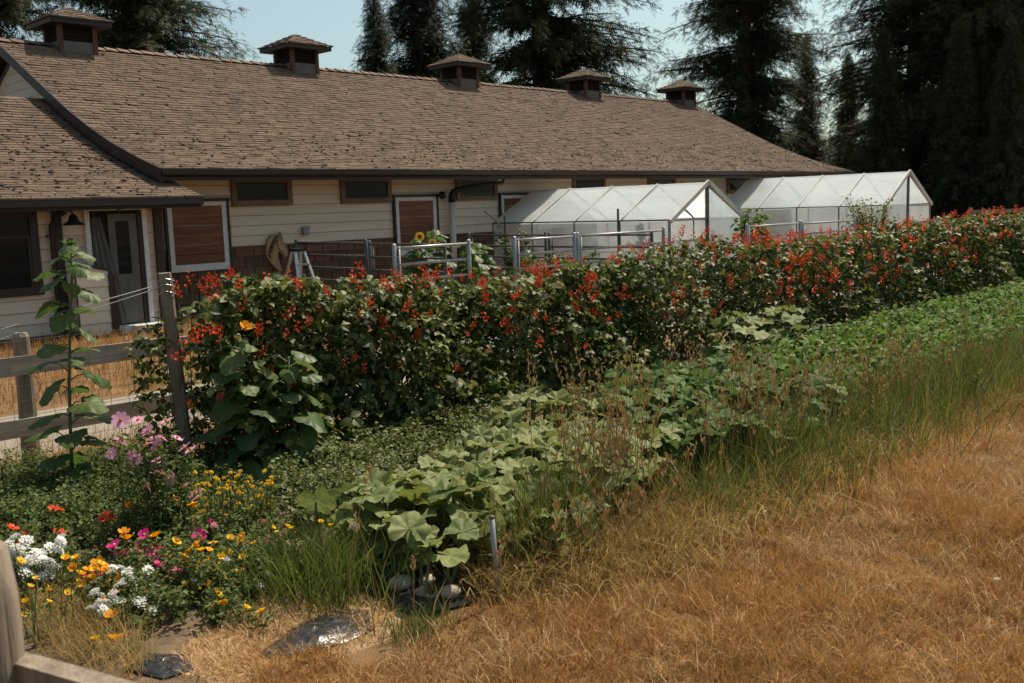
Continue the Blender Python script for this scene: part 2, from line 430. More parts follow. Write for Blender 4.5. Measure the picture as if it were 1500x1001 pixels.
# ================================================================== SETTING
mb = MB(); mb.add([(-400, -400, 0), (500, -400, 0), (500, 500, 0), (-400, 500, 0)], [(0, 1, 2, 3)])
tag(obj('ground', mb, 'ground_dry'), 'dry tan ground of the yard', kind='structure')
def sheet(name, label, poly, z, m_):
    mb = MB(); n_ = len(poly); cx_, cy_ = sum(p[0] for p in poly) / n_, sum(p[1] for p in poly) / n_
    mb.add([(x, y, z) for x, y in poly] + [(x + .05 * (1 if x > cx_ else -1), y + .05 * (1 if y > cy_ else -1), -.004) for x, y in poly], [tuple(range(n_))] + [(i, i + n_, (i + 1) % n_ + n_, (i + 1) % n_) for i in range(n_)])
    return tag(obj(name, mb, m_), label, kind='structure')
wob = lambda x0, x1, y, a, n=30: [(x0 + (x1 - x0) * i / n, y + a * math.sin(i * 1.7) + a * 0.6 * math.sin(i * 3.1)) for i in range(n + 1)]
sheet('gravel_path', 'pale gravel drive between the board fence and the barn', wob(-12, 45, 8.15, 0.08) + wob(45, -12, 10.2, 0.15), 0.004, 'gravel')
sheet('garden_soil', 'brown garden soil under the vegetable rows', wob(1.3, 40, 3.5, 0.1) + wob(40, 1.3, 7.2, 0.1), 0.004, 'soil')
sheet('straw_mulch', 'pale straw mulch around the flower bed edge', wpoly([(240, 985), (330, 900), (480, 860), (580, 890), (560, 935), (430, 985), (330, 1001)], 0), 0.008, 'straw_bed')

# ================================================================== BARN
BX0, BX1, BY, EY, EZ, RY, RZ = 8.42, 35.3, 17.3, 16.4, 2.70, 23.4, 5.80
prof = [(16.4, 2.70), (17.2, 2.93), (18.2, 3.26), (19.1, 3.62), (19.9, 3.98), (20.8, 4.44), (21.8, 4.96), (22.6, 5.38), (23.4, 5.80)]
barn = thing('barn', 'long cream barn with brown bellcast shingle roof and five cupolas', 'barn', (22, 17.3, 0))
def roof_z(pr, y):
    for (a, za), (b_, zb) in zip(pr, pr[1:]):
        if a <= y <= b_: return za + (zb - za) * (y - a) / (b_ - a)
    return pr[-1][1] if y > pr[-1][0] else pr[0][1]
def arc(pr):
    s = [0]
    for (a, za), (b_, zb) in zip(pr, pr[1:]): s.append(s[-1] + math.hypot(b_ - a, zb - za))
    return s
def at_arc(pr, s, d):
    for i in range(len(pr) - 1):
        if d <= s[i + 1] or i == len(pr) - 2:
            t = (d - s[i]) / (s[i + 1] - s[i]); (a, za), (b_, zb) = pr[i], pr[i + 1]
            return a + (b_ - a) * t, za + (zb - za) * t, (zb - za) / math.hypot(b_ - a, zb - za), (b_ - a) / math.hypot(b_ - a, zb - za)
def shingle_roof(parent, pr, x0, x1, back, step=0.145, tab=0.31, moss_band=(0.5, 2.6), nmoss=900, seed=1):
    r = np.random.default_rng(seed)
    # deck: front slope and back slope as one bent slab
    m_ = MB(); n = len(pr)
    full = pr + [(2 * pr[-1][0] - y, z) for y, z in reversed(pr[:-1])] if back else pr
    k = len(full)
    vs = [(x0, y, z - 0.015) for y, z in full] + [(x1, y, z - 0.015) for y, z in full] + [(x0, y, z - 0.13) for y, z in full] + [(x1, y, z - 0.13) for y, z in full]
    fs = []
    for i in range(k - 1):
        fs += [(i, i + k, i + 1 + k, i + 1), (i + 2 * k, i + 1 + 2 * k, i + 1 + 3 * k, i + 3 * k), (i, i + 1, i + 1 + 2 * k, i + 2 * k), (i + k, i + 3 * k, i + 1 + 3 * k, i + 1 + k)]
    fs += [(0, 2 * k, 3 * k, k), (k - 1, 2 * k - 1, 4 * k - 1, 3 * k - 1)]
    m_.add(vs, fs); deck = obj('roof_deck', m_, 'dark_trim', parent)
    s = arc(pr); L = s[-1]
    V, T = [], []
    nrow = int(L / step)
    for i in range(nrow):
        d0 = i * step - 0.03; y0, z0, sn, cs = at_arc(pr, s, max(0, d0)); d1 = min(L, d0 + step * 1.35); y1, z1, sn1, cs1 = at_arc(pr, s, d1)
        x = x0 - (i % 2) * tab / 2 - r.uniform(0, 0.06)
        while x < x1:
            w = tab * r.uniform(0.9, 1.1); xa, xb = max(x, x0), min(x + w - 0.012, x1)
            x += w
            if xb - xa < 0.04: continue
            la, lb = 0.020 + abs(r.normal(0, 0.007)), 0.020 + abs(r.normal(0, 0.007)); ys = r.normal(0, 0.006)
            if r.random() < 0.03: la += 0.02
            o = len(V)
            nx, nz_ = -sn, cs
            V += [(xa, y0 + nx * la + ys, z0 + nz_ * la), (xb, y0 + nx * lb + ys, z0 + nz_ * lb), (xb, y1 - sn1 * 0.006, z1 + cs1 * 0.006), (xa, y1 - sn1 * 0.006, z1 + cs1 * 0.006),
                  (xa, y0 + ys, z0 - 0.012), (xb, y0 + ys, z0 - 0.012)]
            T += [(o, o + 1, o + 2, o + 3), (o + 4, o + 5, o + 1, o)]
    np_mesh('shingles', np.array(V), np.array(T), 'shingle', parent, kind='stuff', label='brown weathered shingle courses')
    # dark moss and debris lumps lying on the shingles
    N = nmoss
    d = np.where(r.random(N) < 0.62, r.normal(sum(moss_band) / 2, (moss_band[1] - moss_band[0]) / 2.4, N), r.uniform(0.1, L - 0.2, N)); d = np.clip(d, 0.08, L - 0.15)
    xs = r.uniform(x0 + 0.15, x1 - 0.1, N)
    pos = np.array([(x, *at_arc(pr, s, dd)[:2]) for x, dd in zip(xs, d)]); pos[:, 2] += 0.028
    tv = np.array([(1, 0, 0), (0, 0.6, 0), (-1, 0, 0), (0, -0.6, 0), (0.2, 0.1, 0.55), (0, 0, -0.6)]); tf = np.array([(0, 1, 4), (1, 2, 4), (2, 3, 4), (3, 0, 4), (1, 0, 5), (2, 1, 5), (3, 2, 5), (0, 3, 5)])
    sc = np.clip(r.lognormal(-3.6, 0.42, N), 0.012, 0.06)
    Vm, Tm = scatter(tv, tf, pos, r.uniform(-0.6, 0.6, N), np.zeros(N), np.full(N, 0.45), sc)
    np_mesh('moss', Vm, Tm, 'moss', parent, kind='stuff', label='dark moss clumps on the shingles')
    return deck
shingle_roof(barn, prof, BX0, BX1, True, nmoss=1700, seed=3)
# ridge caps
mb = MB(); hw, dz = 0.16, 0.085
for xx, lift in ((0, 0.045), (0.36, 0.012)): mb.v += [(xx, -hw, -dz + lift), (xx, 0, lift), (xx, hw, -dz + lift)]
mb.f += [(0, 3, 4, 1), (1, 4, 5, 2)]; mb.v += [(0, -hw, -dz - 0.02), (0, 0, -0.02), (0, hw, -dz - 0.02)]; mb.f += [(6, 0, 1, 7), (7, 1, 2, 8)]; mb.m += [0] * 4
capme = mesh_from('ridge_cap', mb.v, mb.f, 'shingle')
x = BX0
while x < BX1 - 0.2:
    place('ridge_cap', capme, (x, RY, RZ + 0.02 + random.uniform(0, 0.012)), (0, 0, random.uniform(-0.03, 0.03)), 1.0, barn); x += 0.30
# walls
mb = MB(); mb.box(8.8, 34.9, BY + 0.03, 29.5, 0, 2.84); 
mb.prism([(BY + 0.03, 2.84)] + [(y, roof_z(prof, y) - 0.16) for y in (18.2, 19.9, 21.8, 23.4)] + [(2 * RY - y, roof_z(prof, y) - 0.16) for y in (21.8, 19.9, 18.2)] + [(29.5, 2.84)], 'x', 8.8, 34.9)
obj('wall', mb, 'wall_backing', barn)
def boards(parent, x0, x1, y, z0, z1, step, length, seed):
    """lap siding, every board its own piece"""
    r = random.Random(seed); z = z0; k = 0; cache = {}
    while z < z1 - 0.02:
        h = min(step, z1 - z); x = x0; first = True
        while x < x1 - 0.01:
            L = length * (0.35 + 0.5 * ((k * 0.37) % 1)) if first else length
            first = False; xe = min(x + L, x1); key = (round(xe - x, 3), round(h, 3))
            if key not in cache:
                q = MB(); w = xe - x - 0.004  # open gap under each board bares dark backing as a lap shadow line
                q.add([(0, -0.026, 0.007), (w, -0.026, 0.007), (w, -0.006, h - 0.001), (0, -0.006, h - 0.001), (0, 0.02, 0.007), (w, 0.02, 0.007), (w, 0.02, h - 0.001), (0, 0.02, h - 0.001)],
                      [(0, 1, 2, 3), (4, 7, 6, 5), (0, 4, 5, 1), (1, 5, 6, 2), (2, 6, 7, 3), (3, 7, 4, 0)])
                cache[key] = mesh_from('siding_board', q.v, q.f, 'siding')
            place('siding_board', cache[key], (x, y, z), None, 1.0, parent); x = xe
        z += step; k += 1
boards(barn, 8.25, 34.9, BY, 1.26, 2.62, 0.195, 3.66, 5)
# block wainscot: mortar backing + every block
mb = MB(); mb.box(8.3, 34.9, BY - 0.005, BY + 0.03, 0, 1.25); obj('mortar_bed', mb, 'mortar', barn)
q = MB(); q.add([(0.012, -0.03, 0.012), (0.388, -0.03, 0.012), (0.388, -0.03, 0.19), (0.012, -0.03, 0.19), (0, 0, 0), (0.4, 0, 0), (0.4, 0, 0.2), (0, 0, 0.2)],
               [(0, 1, 2, 3), (0, 4, 5, 1), (1, 5, 6, 2), (2, 6, 7, 3), (3, 7, 4, 0)])
blk = mesh_from('block', q.v, q.f, 'block')
for k in range(6):
    x = 8.4 - (k % 2) * 0.205
    while x < 19.5:
        place('block', blk, (x, BY - 0.005, 0.03 + k * 0.205), None, 1.0, barn); x += 0.41
mb = MB(); mb.box(8.3, 34.9, BY - 0.045, BY - 0.005, 1.235, 1.262); obj('ledge', mb, 'block', barn)
# gable boards on the end wall
z = 2.4; k = 0
while z < 5.4:
    yl = max(BY, next((BY + j * 0.05 for j in range(300) if roof_z(prof, BY + j * 0.05) - 0.17 > z + 0.195), 23.3)); yr = 2 * RY - yl
    if yr - yl > 0.3:
        q = MB(); q.prism([(yl, z), (yr, z), (yr - 0.3, z + 0.2), (yl + 0.3, z + 0.2)], 'x', 8.785, 8.80 - 0.001 * (k % 2)); 
        for i, v in enumerate(q.v):
            if v[0] < 8.79 and v[2] < z + 0.01: q.v[i] = (8.77, v[1], v[2])
        obj('siding_board', q, 'siding', barn)
    z += 0.195; k += 1
# eaves: fascia, gutter, soffit, rake boards
mb = MB(); mb.box(BX0 + 0.03, BX1 - 0.03, EY + 0.02, EY + 0.06, 2.50, 2.685); obj('fascia', mb, 'dark_trim', barn)
mb = MB(); mb.add([(BX0, EY - 0.10, 2.60), (BX1, EY - 0.10, 2.60), (BX1, EY - 0.11, 2.69), (BX0, EY - 0.11, 2.69), (BX0, EY + 0.02, 2.56), (BX1, EY + 0.02, 2.56), (BX1, EY + 0.02, 2.67), (BX0, EY + 0.02, 2.67), (BX0, EY - 0.095, 2.65), (BX1, EY - 0.095, 2.65)],
                  [(0, 1, 2, 3), (4, 5, 1, 0), (2, 9, 8, 3), (9, 6, 7, 8), (0, 3, 8, 7, 4), (1, 5, 6, 9, 2)])
obj('gutter', mb, 'gutter', barn)
mb = MB(); mb.box(BX0 + 0.05, BX1 - 0.05, EY + 0.06, BY, 2.63, 2.66); obj('soffit', mb, 'frame_wood', barn)
for xx in (BX0, BX1 - 0.05):
    mb = MB()
    for (a, za), (b_, zb) in zip(prof, prof[1:]):
        mb.add([(xx - 0.03, a, za + 0.015), (xx + 0.04, a, za + 0.015), (xx + 0.04, b_, zb + 0.015), (xx - 0.03, b_, zb + 0.015), (xx - 0.03, a, za - 0.22), (xx + 0.04, a, za - 0.22), (xx + 0.04, b_, zb - 0.22), (xx - 0.03, b_, zb - 0.22)],
               [(0, 1, 2, 3), (4, 7, 6, 5), (0, 4, 5, 1), (1, 5, 6, 2), (2, 6, 7, 3), (3, 7, 4, 0)])
    obj('rake_board', mb, 'dark_trim', barn)
def transom(parent, x0, x1, z0, z1, y):
    f = 0.11
    q = MB(); q.box(x0, x1, y - 0.06, y, z1 - f, z1); q.box(x0, x1, y - 0.065, y, z0, z0 + f); q.box(x0, x0 + f, y - 0.058, y, z0 + f, z1 - f); q.box(x1 - f, x1, y - 0.058, y, z0 + f, z1 - f)
    w = obj('window', q, 'frame_wood', parent)
    q = MB(); q.box(x0 + f, x1 - f, y - 0.032, y - 0.026, z0 + f, z1 - f); obj('pane', q, 'glass', w)
    q = MB(); a, b_, c, d = x0 + f, x1 - f, z0 + f, z1 - f
    for bx in ((a, b_, c, c + .03), (a, b_, d - .03, d), (a, a + .03, c + .03, d - .03), (b_ - .03, b_, c + .03, d - .03)): q.box(bx[0], bx[1], y - 0.045, y - 0.02, bx[2], bx[3])
    obj('sash', q, 'dark_trim', w)
for xx in (10.24, 12.82, 16.15, 20.37, 23.72, 27.97): transom(barn, xx, xx + 1.37, 2.03, 2.60, BY - 0.02)
def shuttered(parent, x0, x1, z0, z1, y):
    t = 0.05; f = 0.10
    q = MB(); q.box(x0 - t, x0, y - 0.07, y, z0, z1 + t); q.box(x1, x1 + t, y - 0.07, y, z0, z1 + t); q.box(x0 - t - .02, x1 + t + .02, y - 0.08, y, z1, z1 + t + .01)
    w = obj('window', q, 'dark_trim', parent)
    q = MB(); q.box(x0, x1, y - 0.055, y, z1 - f * .8, z1); q.box(x0, x1, y - 0.057, y, z0, z0 + f * 1.3); q.box(x0, x0 + f, y - 0.053, y, z0 + f * 1.3, z1 - f * .8); q.box(x1 - f, x1, y - 0.053, y, z0 + f * 1.3, z1 - f * .8)
    obj('frame', q, 'white_paint', w)
    zz = z0 + f * 1.3; hh = (z1 - f * .8 - zz) / 6
    for i in range(6):
        q = MB(); q.box(x0 + f, x1 - f, y - 0.026 - 0.018 * (i % 2) - random.uniform(0, 0.006), y - 0.004, zz + i * hh + 0.008, zz + (i + 1) * hh - 0.008); obj('plank', q, 'plank', w)
for xx, zb in ((8.88, 0.85), (14.27, 0.85), (17.62, 0.85)): shuttered(barn, xx, xx + 1.22, zb, 2.14, BY - 0.02)
# cupolas
def cupola(cx):
    hb = 0.385; zb0 = RZ - 0.42; ze = 6.2
    q = MB(); q.box(cx - hb + .04, cx + hb - .04, RY - hb + .04, RY + hb - .04, zb0, ze)  # solid core, the shade inside is put into its colour
    c = obj('cupola', q, 'inside_shade', barn, label='dark louvred roof cupola with shingled cap')
    for sx in (-1, 1):
        for sy in (-1, 1):
            q = MB(); q.box(cx + sx * hb - .05, cx + sx * hb + .05, RY + sy * hb - .05, RY + sy * hb + .05, zb0, ze); obj('post', q, 'red_trim', c)
    for dx, dy in ((0, -1), (-1, 0), (1, 0), (0, 1)):
        q = MB()
        if dy: q.box(cx - hb + .05, cx + hb - .05, RY + dy * hb - .025, RY + dy * hb + .025, zb0, RZ + 0.06)
        else: q.box(cx + dx * hb - .025, cx + dx * hb + .025, RY - hb + .05, RY + hb - .05, zb0, RZ + 0.06)
        obj('flashing', q, 'flashing', c)
        for i in range(4):
            z = RZ + 0.10 + i * 0.075; q = MB()
            if dy: q.add([(cx - hb + .05, RY + dy * (hb + .01), z), (cx + hb - .05, RY + dy * (hb + .01), z), (cx + hb - .05, RY + dy * (hb - .04), z + .06), (cx - hb + .05, RY + dy * (hb - .04), z + .06)], [(0, 1, 2, 3)])
            else: q.add([(cx + dx * (hb + .01), RY - hb + .05, z), (cx + dx * (hb + .01), RY + hb - .05, z), (cx + dx * (hb - .04), RY + hb - .05, z + .06), (cx + dx * (hb - .04), RY - hb + .05, z + .06)], [(0, 1, 2, 3)])
            obj('louvre', q, 'dark_trim', c)
    e = 0.69
    q = MB(); q.box(cx - e, cx + e, RY - e, RY + e, ze, ze + 0.11); obj('cap_fascia', q, 'dark_trim', c)
    q = MB(); V0 = ze + 0.112; ht = 0.36; n = 6; ee = e + 0.04
    for i in range(n):
        a0, a1 = ee * (1 - i / n), ee * (1 - (i + 1) / n) + 0.01; z0, z1 = V0 + ht * i / n, V0 + ht * (i + 1) / n; th = 0.022
        for k in range(4):
            cs_, sn_ = [(1, 0), (0, 1), (-1, 0), (0, -1)][k]
            rot = lambda u, v, z: (cx + u * cs_ - v * sn_, RY + u * sn_ + v * cs_, z)
            m2 = 7 - i
            for j in range(m2):
                u0, u1 = -a0 + 2 * a0 * j / m2, -a0 + 2 * a0 * (j + 1) / m2 - 0.008; w0, w1 = -a1 + 2 * a1 * j / m2, -a1 + 2 * a1 * (j + 1) / m2 - 0.004
                l_ = th + random.uniform(0, 0.012)
                q.add([rot(u0, -a0, z0 + l_), rot(u1, -a0, z0 + l_), rot(w1, -a1, z1 + 0.004), rot(w0, -a1, z1 + 0.004), rot(u0, -a0, z0 - 0.004), rot(u1, -a0, z0 - 0.004)], [(0, 1, 2, 3), (4, 5, 1, 0)])
    obj('cap_shingles', q, 'shingle', c, kind='stuff')
for cx in (10.05, 16.15, 22.25, 28.4, 34.5): cupola(cx)

# ================================================================== LOW WING AT THE LEFT
wing = thing('side_building', 'low cream wing with open door and brown roof beside the barn', 'building', (6, 16.3, 0))
wprof = [(15.7, 2.20), (16.4, 2.40), (17.2, 2.65), (18.2, 2.97), (19.1, 3.32), (19.9, 3.66), (20.8, 4.08), (21.4, 4.37)]
shingle_roof(wing, wprof, 1.0, 8.74, True, nmoss=900, moss_band=(0.4, 3.4), seed=9)
mb = MB(); mb.box(1.2, 8.25, 16.33, 23, 0, 2.4); obj('wall', mb, 'wall_backing', wing)
boards(wing, 1.2, 8.25, 16.3, 0.06, 2.18, 0.195, 3.66, 8)
mb = MB(); mb.box(1.0, 8.74, 15.73, 15.77, 2.02, 2.185); obj('fascia', mb, 'dark_trim', wing)
mb = MB(); mb.box(1.0, 8.74, 15.61, 15.73, 2.08, 2.175); mb.box(1.0, 8.74, 15.60, 15.625, 2.176, 2.19); obj('gutter', mb, 'gutter', wing)
mb = MB(); mb.box(1.0, 8.70, 15.77, 16.3, 2.13, 2.15); obj('soffit', mb, 'frame_wood', wing)
mb = MB()
for (a, za), (b_, zb) in list(zip(wprof, wprof[1:])):
    mb.add([(8.72, a, za + .01), (8.77, a, za + .01), (8.77, b_, zb + .01), (8.72, b_, zb + .01), (8.72, a, za - .15), (8.77, a, za - .15), (8.77, b_, zb - .15), (8.72, b_, zb - .15)], [(0, 1, 2, 3), (4, 7, 6, 5), (0, 4, 5, 1), (1, 5, 6, 2), (2, 6, 7, 3), (3, 7, 4, 0)])
obj('verge_board', mb, 'dark_trim', wing)
mb = MB(); mb.box(8.12, 8.26, 16.20, 16.27, 0, 2.14); obj('corner_board', mb, 'dark_trim', wing)
mb = MB(); mb.box(6.43, 6.56, 16.2, 16.27, 0, 2.14); obj('trim_post', mb, 'dark_trim', wing)
mb = MB(); mb.tube([(6.46, 15.70, 2.08), (6.46, 15.8, 2.0), (6.42, 16.1, 1.9), (6.38, 16.18, 1.8), (6.38, 16.18, 0.1), (6.38, 16.05, 0.05)], 0.038, 8)
for z in (1.62, 0.3): mb.box(6.32, 6.44, 16.13, 16.27, z, z + 0.03)
obj('downspout', mb, 'dark_trim', wing, smooth=True)
# window
q = MB(); x0, x1, z0, z1 = 4.6, 6.2, 0.72, 2.07; f = 0.13
q.box(x0, x1, 16.22, 16.29, z1 - f, z1); q.box(x0, x1, 16.21, 16.29, z0, z0 + f); q.box(x0, x0 + f, 16.222, 16.29, z0 + f, z1 - f); q.box(x1 - f, x1, 16.222, 16.29, z0 + f, z1 - f)
w = obj('window', q, 'dark_trim', wing)
q = MB(); q.box(x0 + f, x1 - f, 16.255, 16.26, z0 + f, z1 - f); obj('pane', q, 'glass', w)
q = MB(); q.box(x0 + f, x1 - f, 16.235, 16.262, 1.62, 1.66); q.box(x1 - f - .045, x1 - f, 16.235, 16.262, z0 + f, 1.62); obj('sash', q, 'dark_trim', w)
# door
x0, x1, z1 = 6.98, 7.93, 2.02
q = MB(); q.box(x0 - .05, x0 + .03, 16.20, 16.29, 0.1, z1 + .05); q.box(x1 - .03, x1 + .05, 16.20, 16.29, 0.1, z1 + .05); q.box(x0 + .03, x1 - .03, 16.20, 16.29, z1 - .01, z1 + .05)
d = obj('door', q, 'white_paint', wing, label='grey door standing half open in a white frame')
q = MB(); q.box(x0 + .03, x1 - .03, 16.268, 16.275, 0.1, z1 - .01); obj('opening_shade', q, 'inside_shade', d)  # flat sheet, the doorway's shade is put into its colour
q = MB(); q.box(x0 + .34, x1 - .12, 16.235, 16.262, 0.12, 0.95); q.box(x0 + .34, x0 + .46, 16.235, 16.262, .95, 1.95); q.box(x1 - .26, x1 - .12, 16.235, 16.262, .95, 1.95); q.box(x0 + .46, x1 - .26, 16.235, 16.262, 1.83, 1.95); obj('door_leaf', q, 'door_grey', d)
q = MB(); q.box(x0 + .46, x1 - .26, 16.245, 16.252, .95, 1.83); obj('pane', q, 'glass', d)
q = MB(); q.box(x1 - .11, x1 - .03, 16.22, 16.265, 0.1, z1 - .01); obj('jamb', q, 'dark_trim', d)
V = []; nx = 16
q = MB()
for i in range(nx + 1):
    t = i / nx; xx = x0 + .04 + t * .36; yy = 16.2 + .03 * math.sin(t * 22) + .01 * math.sin(t * 51)
    q.v += [(xx + .10 * t, yy - .04, .14), (xx, yy, 1.0), (x0 + .05 + t * .16, yy, 1.9)]
for i in range(nx): a = i * 3; q.f += [(a, a + 3, a + 4, a + 1), (a + 1, a + 4, a + 5, a + 2)]; q.m += [0, 0]
obj('curtain', q, 'door_grey', d, smooth=True)
mb = MB(); mb.box(6.9, 8.05, 15.85, 16.28, 0.0, 0.1); obj('threshold', mb, 'white_paint', wing)
# sloped half wall beside the door
mb = MB(); mb.prism([(6.56, 0), (7.06, 0), (7.06, 1.05), (6.56, 1.19)], 'y', 15.84, 15.90); obj('half_wall', mb, 'wall_backing', wing)
for i in range(6):
    z = 0.02 + i * .195; zt = min(z + .19, 1.04)
    mb = MB(); mb.add([(6.56, 15.815, z), (7.06, 15.815, z), (7.06, 15.83, zt), (6.56, 15.83, zt + (0.13 if i == 5 else 0)), (6.56, 15.84, z), (7.06, 15.84, z), (7.06, 15.84, zt), (6.56, 15.84, zt)], [(0, 1, 2, 3), (0, 4, 5, 1), (3, 2, 6, 7), (1, 5, 6, 2), (0, 3, 7, 4)])
    obj('siding_board', mb, 'siding', wing)
mb = MB(); mb.bar((6.52, 15.86, 1.215), (7.10, 15.86, 1.055), 0.12, 0.035); obj('half_wall_cap', mb, 'dark_trim', wing)
mb = MB(); mb.box(7.06, 7.17, 15.80, 15.92, 0, 0.98); obj('newel_post', mb, 'dark_trim', wing)
# lamp, hook ornament
lamp = thing('barn_lamp', 'dark gooseneck wall lamp beside the downspout on the low wing', 'lamp', (6.62, 16.2, 1.9))
mb = MB(); mb.tube([(6.55, 16.2, 2.0), (6.58, 16.05, 2.06), (6.63, 15.95, 2.0), (6.64, 15.94, 1.95)], 0.018, 8); obj('arm', mb, 'black', lamp, smooth=True)
mb = MB()
ring = [(0.03, 1.96), (0.06, 1.93), (0.08, 1.86), (0.17, 1.80), (0.175, 1.79)]
for i in range(13):
    a = 2 * math.pi * i / 12
    for r_, z in ring: mb.v.append((6.64 + r_ * math.cos(a), 15.94 + r_ * math.sin(a), z))
for i in range(12):
    for j in range(4): a = i * 5 + j; mb.f.append((a, a + 5, a + 6, a + 1)); mb.m.append(0)
obj('lamp_shade', mb, 'black', lamp, smooth=True)
lant = thing('hanging_ornament', 'small dark pointed ornament hanging from the eave above the open door', 'ornament', (7.35, 15.85, 2.05))
mb = MB(); mb.tube([(7.35, 15.85, 2.14), (7.35, 15.85, 2.08)], 0.006, 6); obj('cord', mb, 'black', lant)
mb = MB(); mb.tube([(7.35, 15.85, 2.09), (7.35, 15.85, 2.05), (7.35, 15.85, 2.02), (7.35, 15.85, 1.96)], [0.008, 0.028, 0.028, 0.004], 8); obj('body', mb, 'red_trim', lant, smooth=True)

# ================================================================== THINGS ON THE BARN WALL
# carved horse head
hh = thing('horse_head_carving', 'carved wooden horse head hanging on the barn wall', 'carving', (11.1, 17.2, 1.1))
oz = lambda x, y: (10.91 + (x - 555) * 0.0040, 1.48 - (y - 395) * 0.00405)
outl = [(641, 388), (634, 404), (650, 420), (657, 445), (672, 478), (676, 500), (664, 514), (648, 512), (640, 498), (626, 482), (616, 490), (616, 515), (624, 545), (634, 575), (622, 584), (598, 562), (574, 537), (557, 515), (551, 485), (556, 455), (566, 425), (585, 405), (612, 398), (628, 396)]
pts = [oz(*p) for p in outl]; cxx = sum(p[0] for p in pts) / len(pts); czz = sum(p[1] for p in pts) / len(pts)
q = MB(); q.prism(pts, 'y', 17.25, 17.19); obj('head', q, 'carved_wood', hh)
ck = [oz(*p) for p in [(642, 425), (650, 450), (664, 480), (668, 500), (652, 506), (640, 490), (618, 462), (616, 432)]]
q = MB(); q.prism(ck, 'y', 17.189, 17.16); obj('face', q, 'carved_wood', hh)
a = oz(662, 495); q = MB(); q.tube([(a[0], 17.165, a[1]), (a[0], 17.15, a[1])], [.012, .006], 8); obj('nostril', q, 'seed_disc', hh)
for k in range(6):
    t = k / 5; a = oz(622 - 55 * t, 402 + 22 * t + 55 * t * t); b_ = oz(606 - 34 * t, 440 + 22 * t + 52 * t * t)
    q = MB(); q.tube([(a[0], 17.19, a[1]), ((a[0] + b_[0]) / 2 - .015, 17.155, (a[1] + b_[1]) / 2), (b_[0], 17.18, b_[1])], [0.016, 0.024, 0.006], 6); obj('mane_lock', q, 'frame_wood', hh, smooth=True)
q = MB(); q.prism([oz(*p) for p in [(640, 393), (648, 418), (630, 415)]], 'y', 17.25, 17.17); obj('ear', q, 'carved_wood', hh)
a = oz(643, 445); q = MB(); q.tube([(a[0], 17.17, a[1]), (a[0], 17.145, a[1])], [0.018, 0.006], 8); obj('eye', q, 'seed_disc', hh)
bx = thing('wall_box', 'small grey electrical box on the barn wall right of the carving', 'electrical box', (11.87, 17.25, 1.5))
mb = MB(); mb.box(11.80, 11.94, 17.20, 17.28, 1.42, 1.58); obj('body', mb, 'grey_box', bx)
mb = MB(); mb.box(11.785, 11.955, 17.185, 17.2, 1.53, 1.60); mb.box(11.81, 11.93, 17.19, 17.2, 1.43, 1.53); obj('lid', mb, 'grey_box', bx)
vp = thing('vent_pipe', 'white pipe with black elbow running up the barn wall', 'pipe', (15.87, 17.1, 0))
mb = MB(); mb.tube([(15.86, 17.12, 0), (15.88, 17.12, 2.02)], 0.075, 12); obj('pipe', mb, 'white_pipe', vp, smooth=True)
mb = MB(); mb.tube([(15.88, 17.12, 2.0), (15.88, 17.12, 2.14), (15.93, 17.1, 2.24), (16.05, 17.0, 2.30), (16.5, 16.75, 2.38), (16.95, 16.5, 2.42), (16.97, 16.46, 2.56)], [0.085, 0.085, 0.08, 0.06, 0.045, 0.045, 0.045], 10); obj('elbow', mb, 'black', vp, smooth=True)
fl = thing('flood_lamp', 'small black round flood lamp on the barn wall beside the white pipe', 'lamp', (15.6, 17.2, 2.18))
mb = MB(); mb.tube([(15.64, 17.27, 2.18), (15.64, 17.18, 2.18), (15.66, 17.08, 2.15)], 0.02, 8); obj('bracket', mb, 'black', fl)
mb = MB(); mb.tube([(15.62, 17.18, 2.18), (15.56, 17.10, 2.17), (15.52, 17.05, 2.165)], [0.04, 0.085, 0.09], 10); obj('head', mb, 'black', fl, smooth=True)
ld = thing('step_ladder', 'aluminium step ladder with black top standing by the barn', 'ladder', (10.49, 15.5, 0))
mb = MB(); mb.box(10.37, 10.61, 15.42, 15.58, 1.17, 1.225); obj('top_cap', mb, 'black', ld)
for sx in (-1, 1):
    for sy in (-1, 1):
        mb = MB(); mb.bar((10.49 + sx * .26, 15.5 + sy * .42, 0), (10.49 + sx * .09, 15.5 + sy * .05, 1.18), 0.06, 0.028); obj('leg', mb, 'aluminium', ld)
for i in range(4):
    t = (i + .6) / 4.6; w_ = .26 - .16 * t; mb = MB(); mb.box(10.49 - w_, 10.49 + w_, 15.5 - .42 + .37 * t - .04, 15.5 - .42 + .37 * t + .04, 1.18 * t, 1.18 * t + .025); obj('step', mb, 'aluminium', ld)
hd = thing('leaning_handle', 'long wooden tool handle leaning against the barn wall near the tunnel', 'tool handle', (17.5, 16.6, 0))
mb = MB(); mb.tube([(18.7, 16.2, 0.0), (16.8, 16.95, 1.75)], 0.022, 8); obj('shaft', mb, 'old_wood', hd)
mb = MB(); mb.tube([(16.83, 16.94, 1.72), (16.78, 16.96, 1.77)], [0.024, 0.018], 8); obj('grip', mb, 'frame_wood', hd)

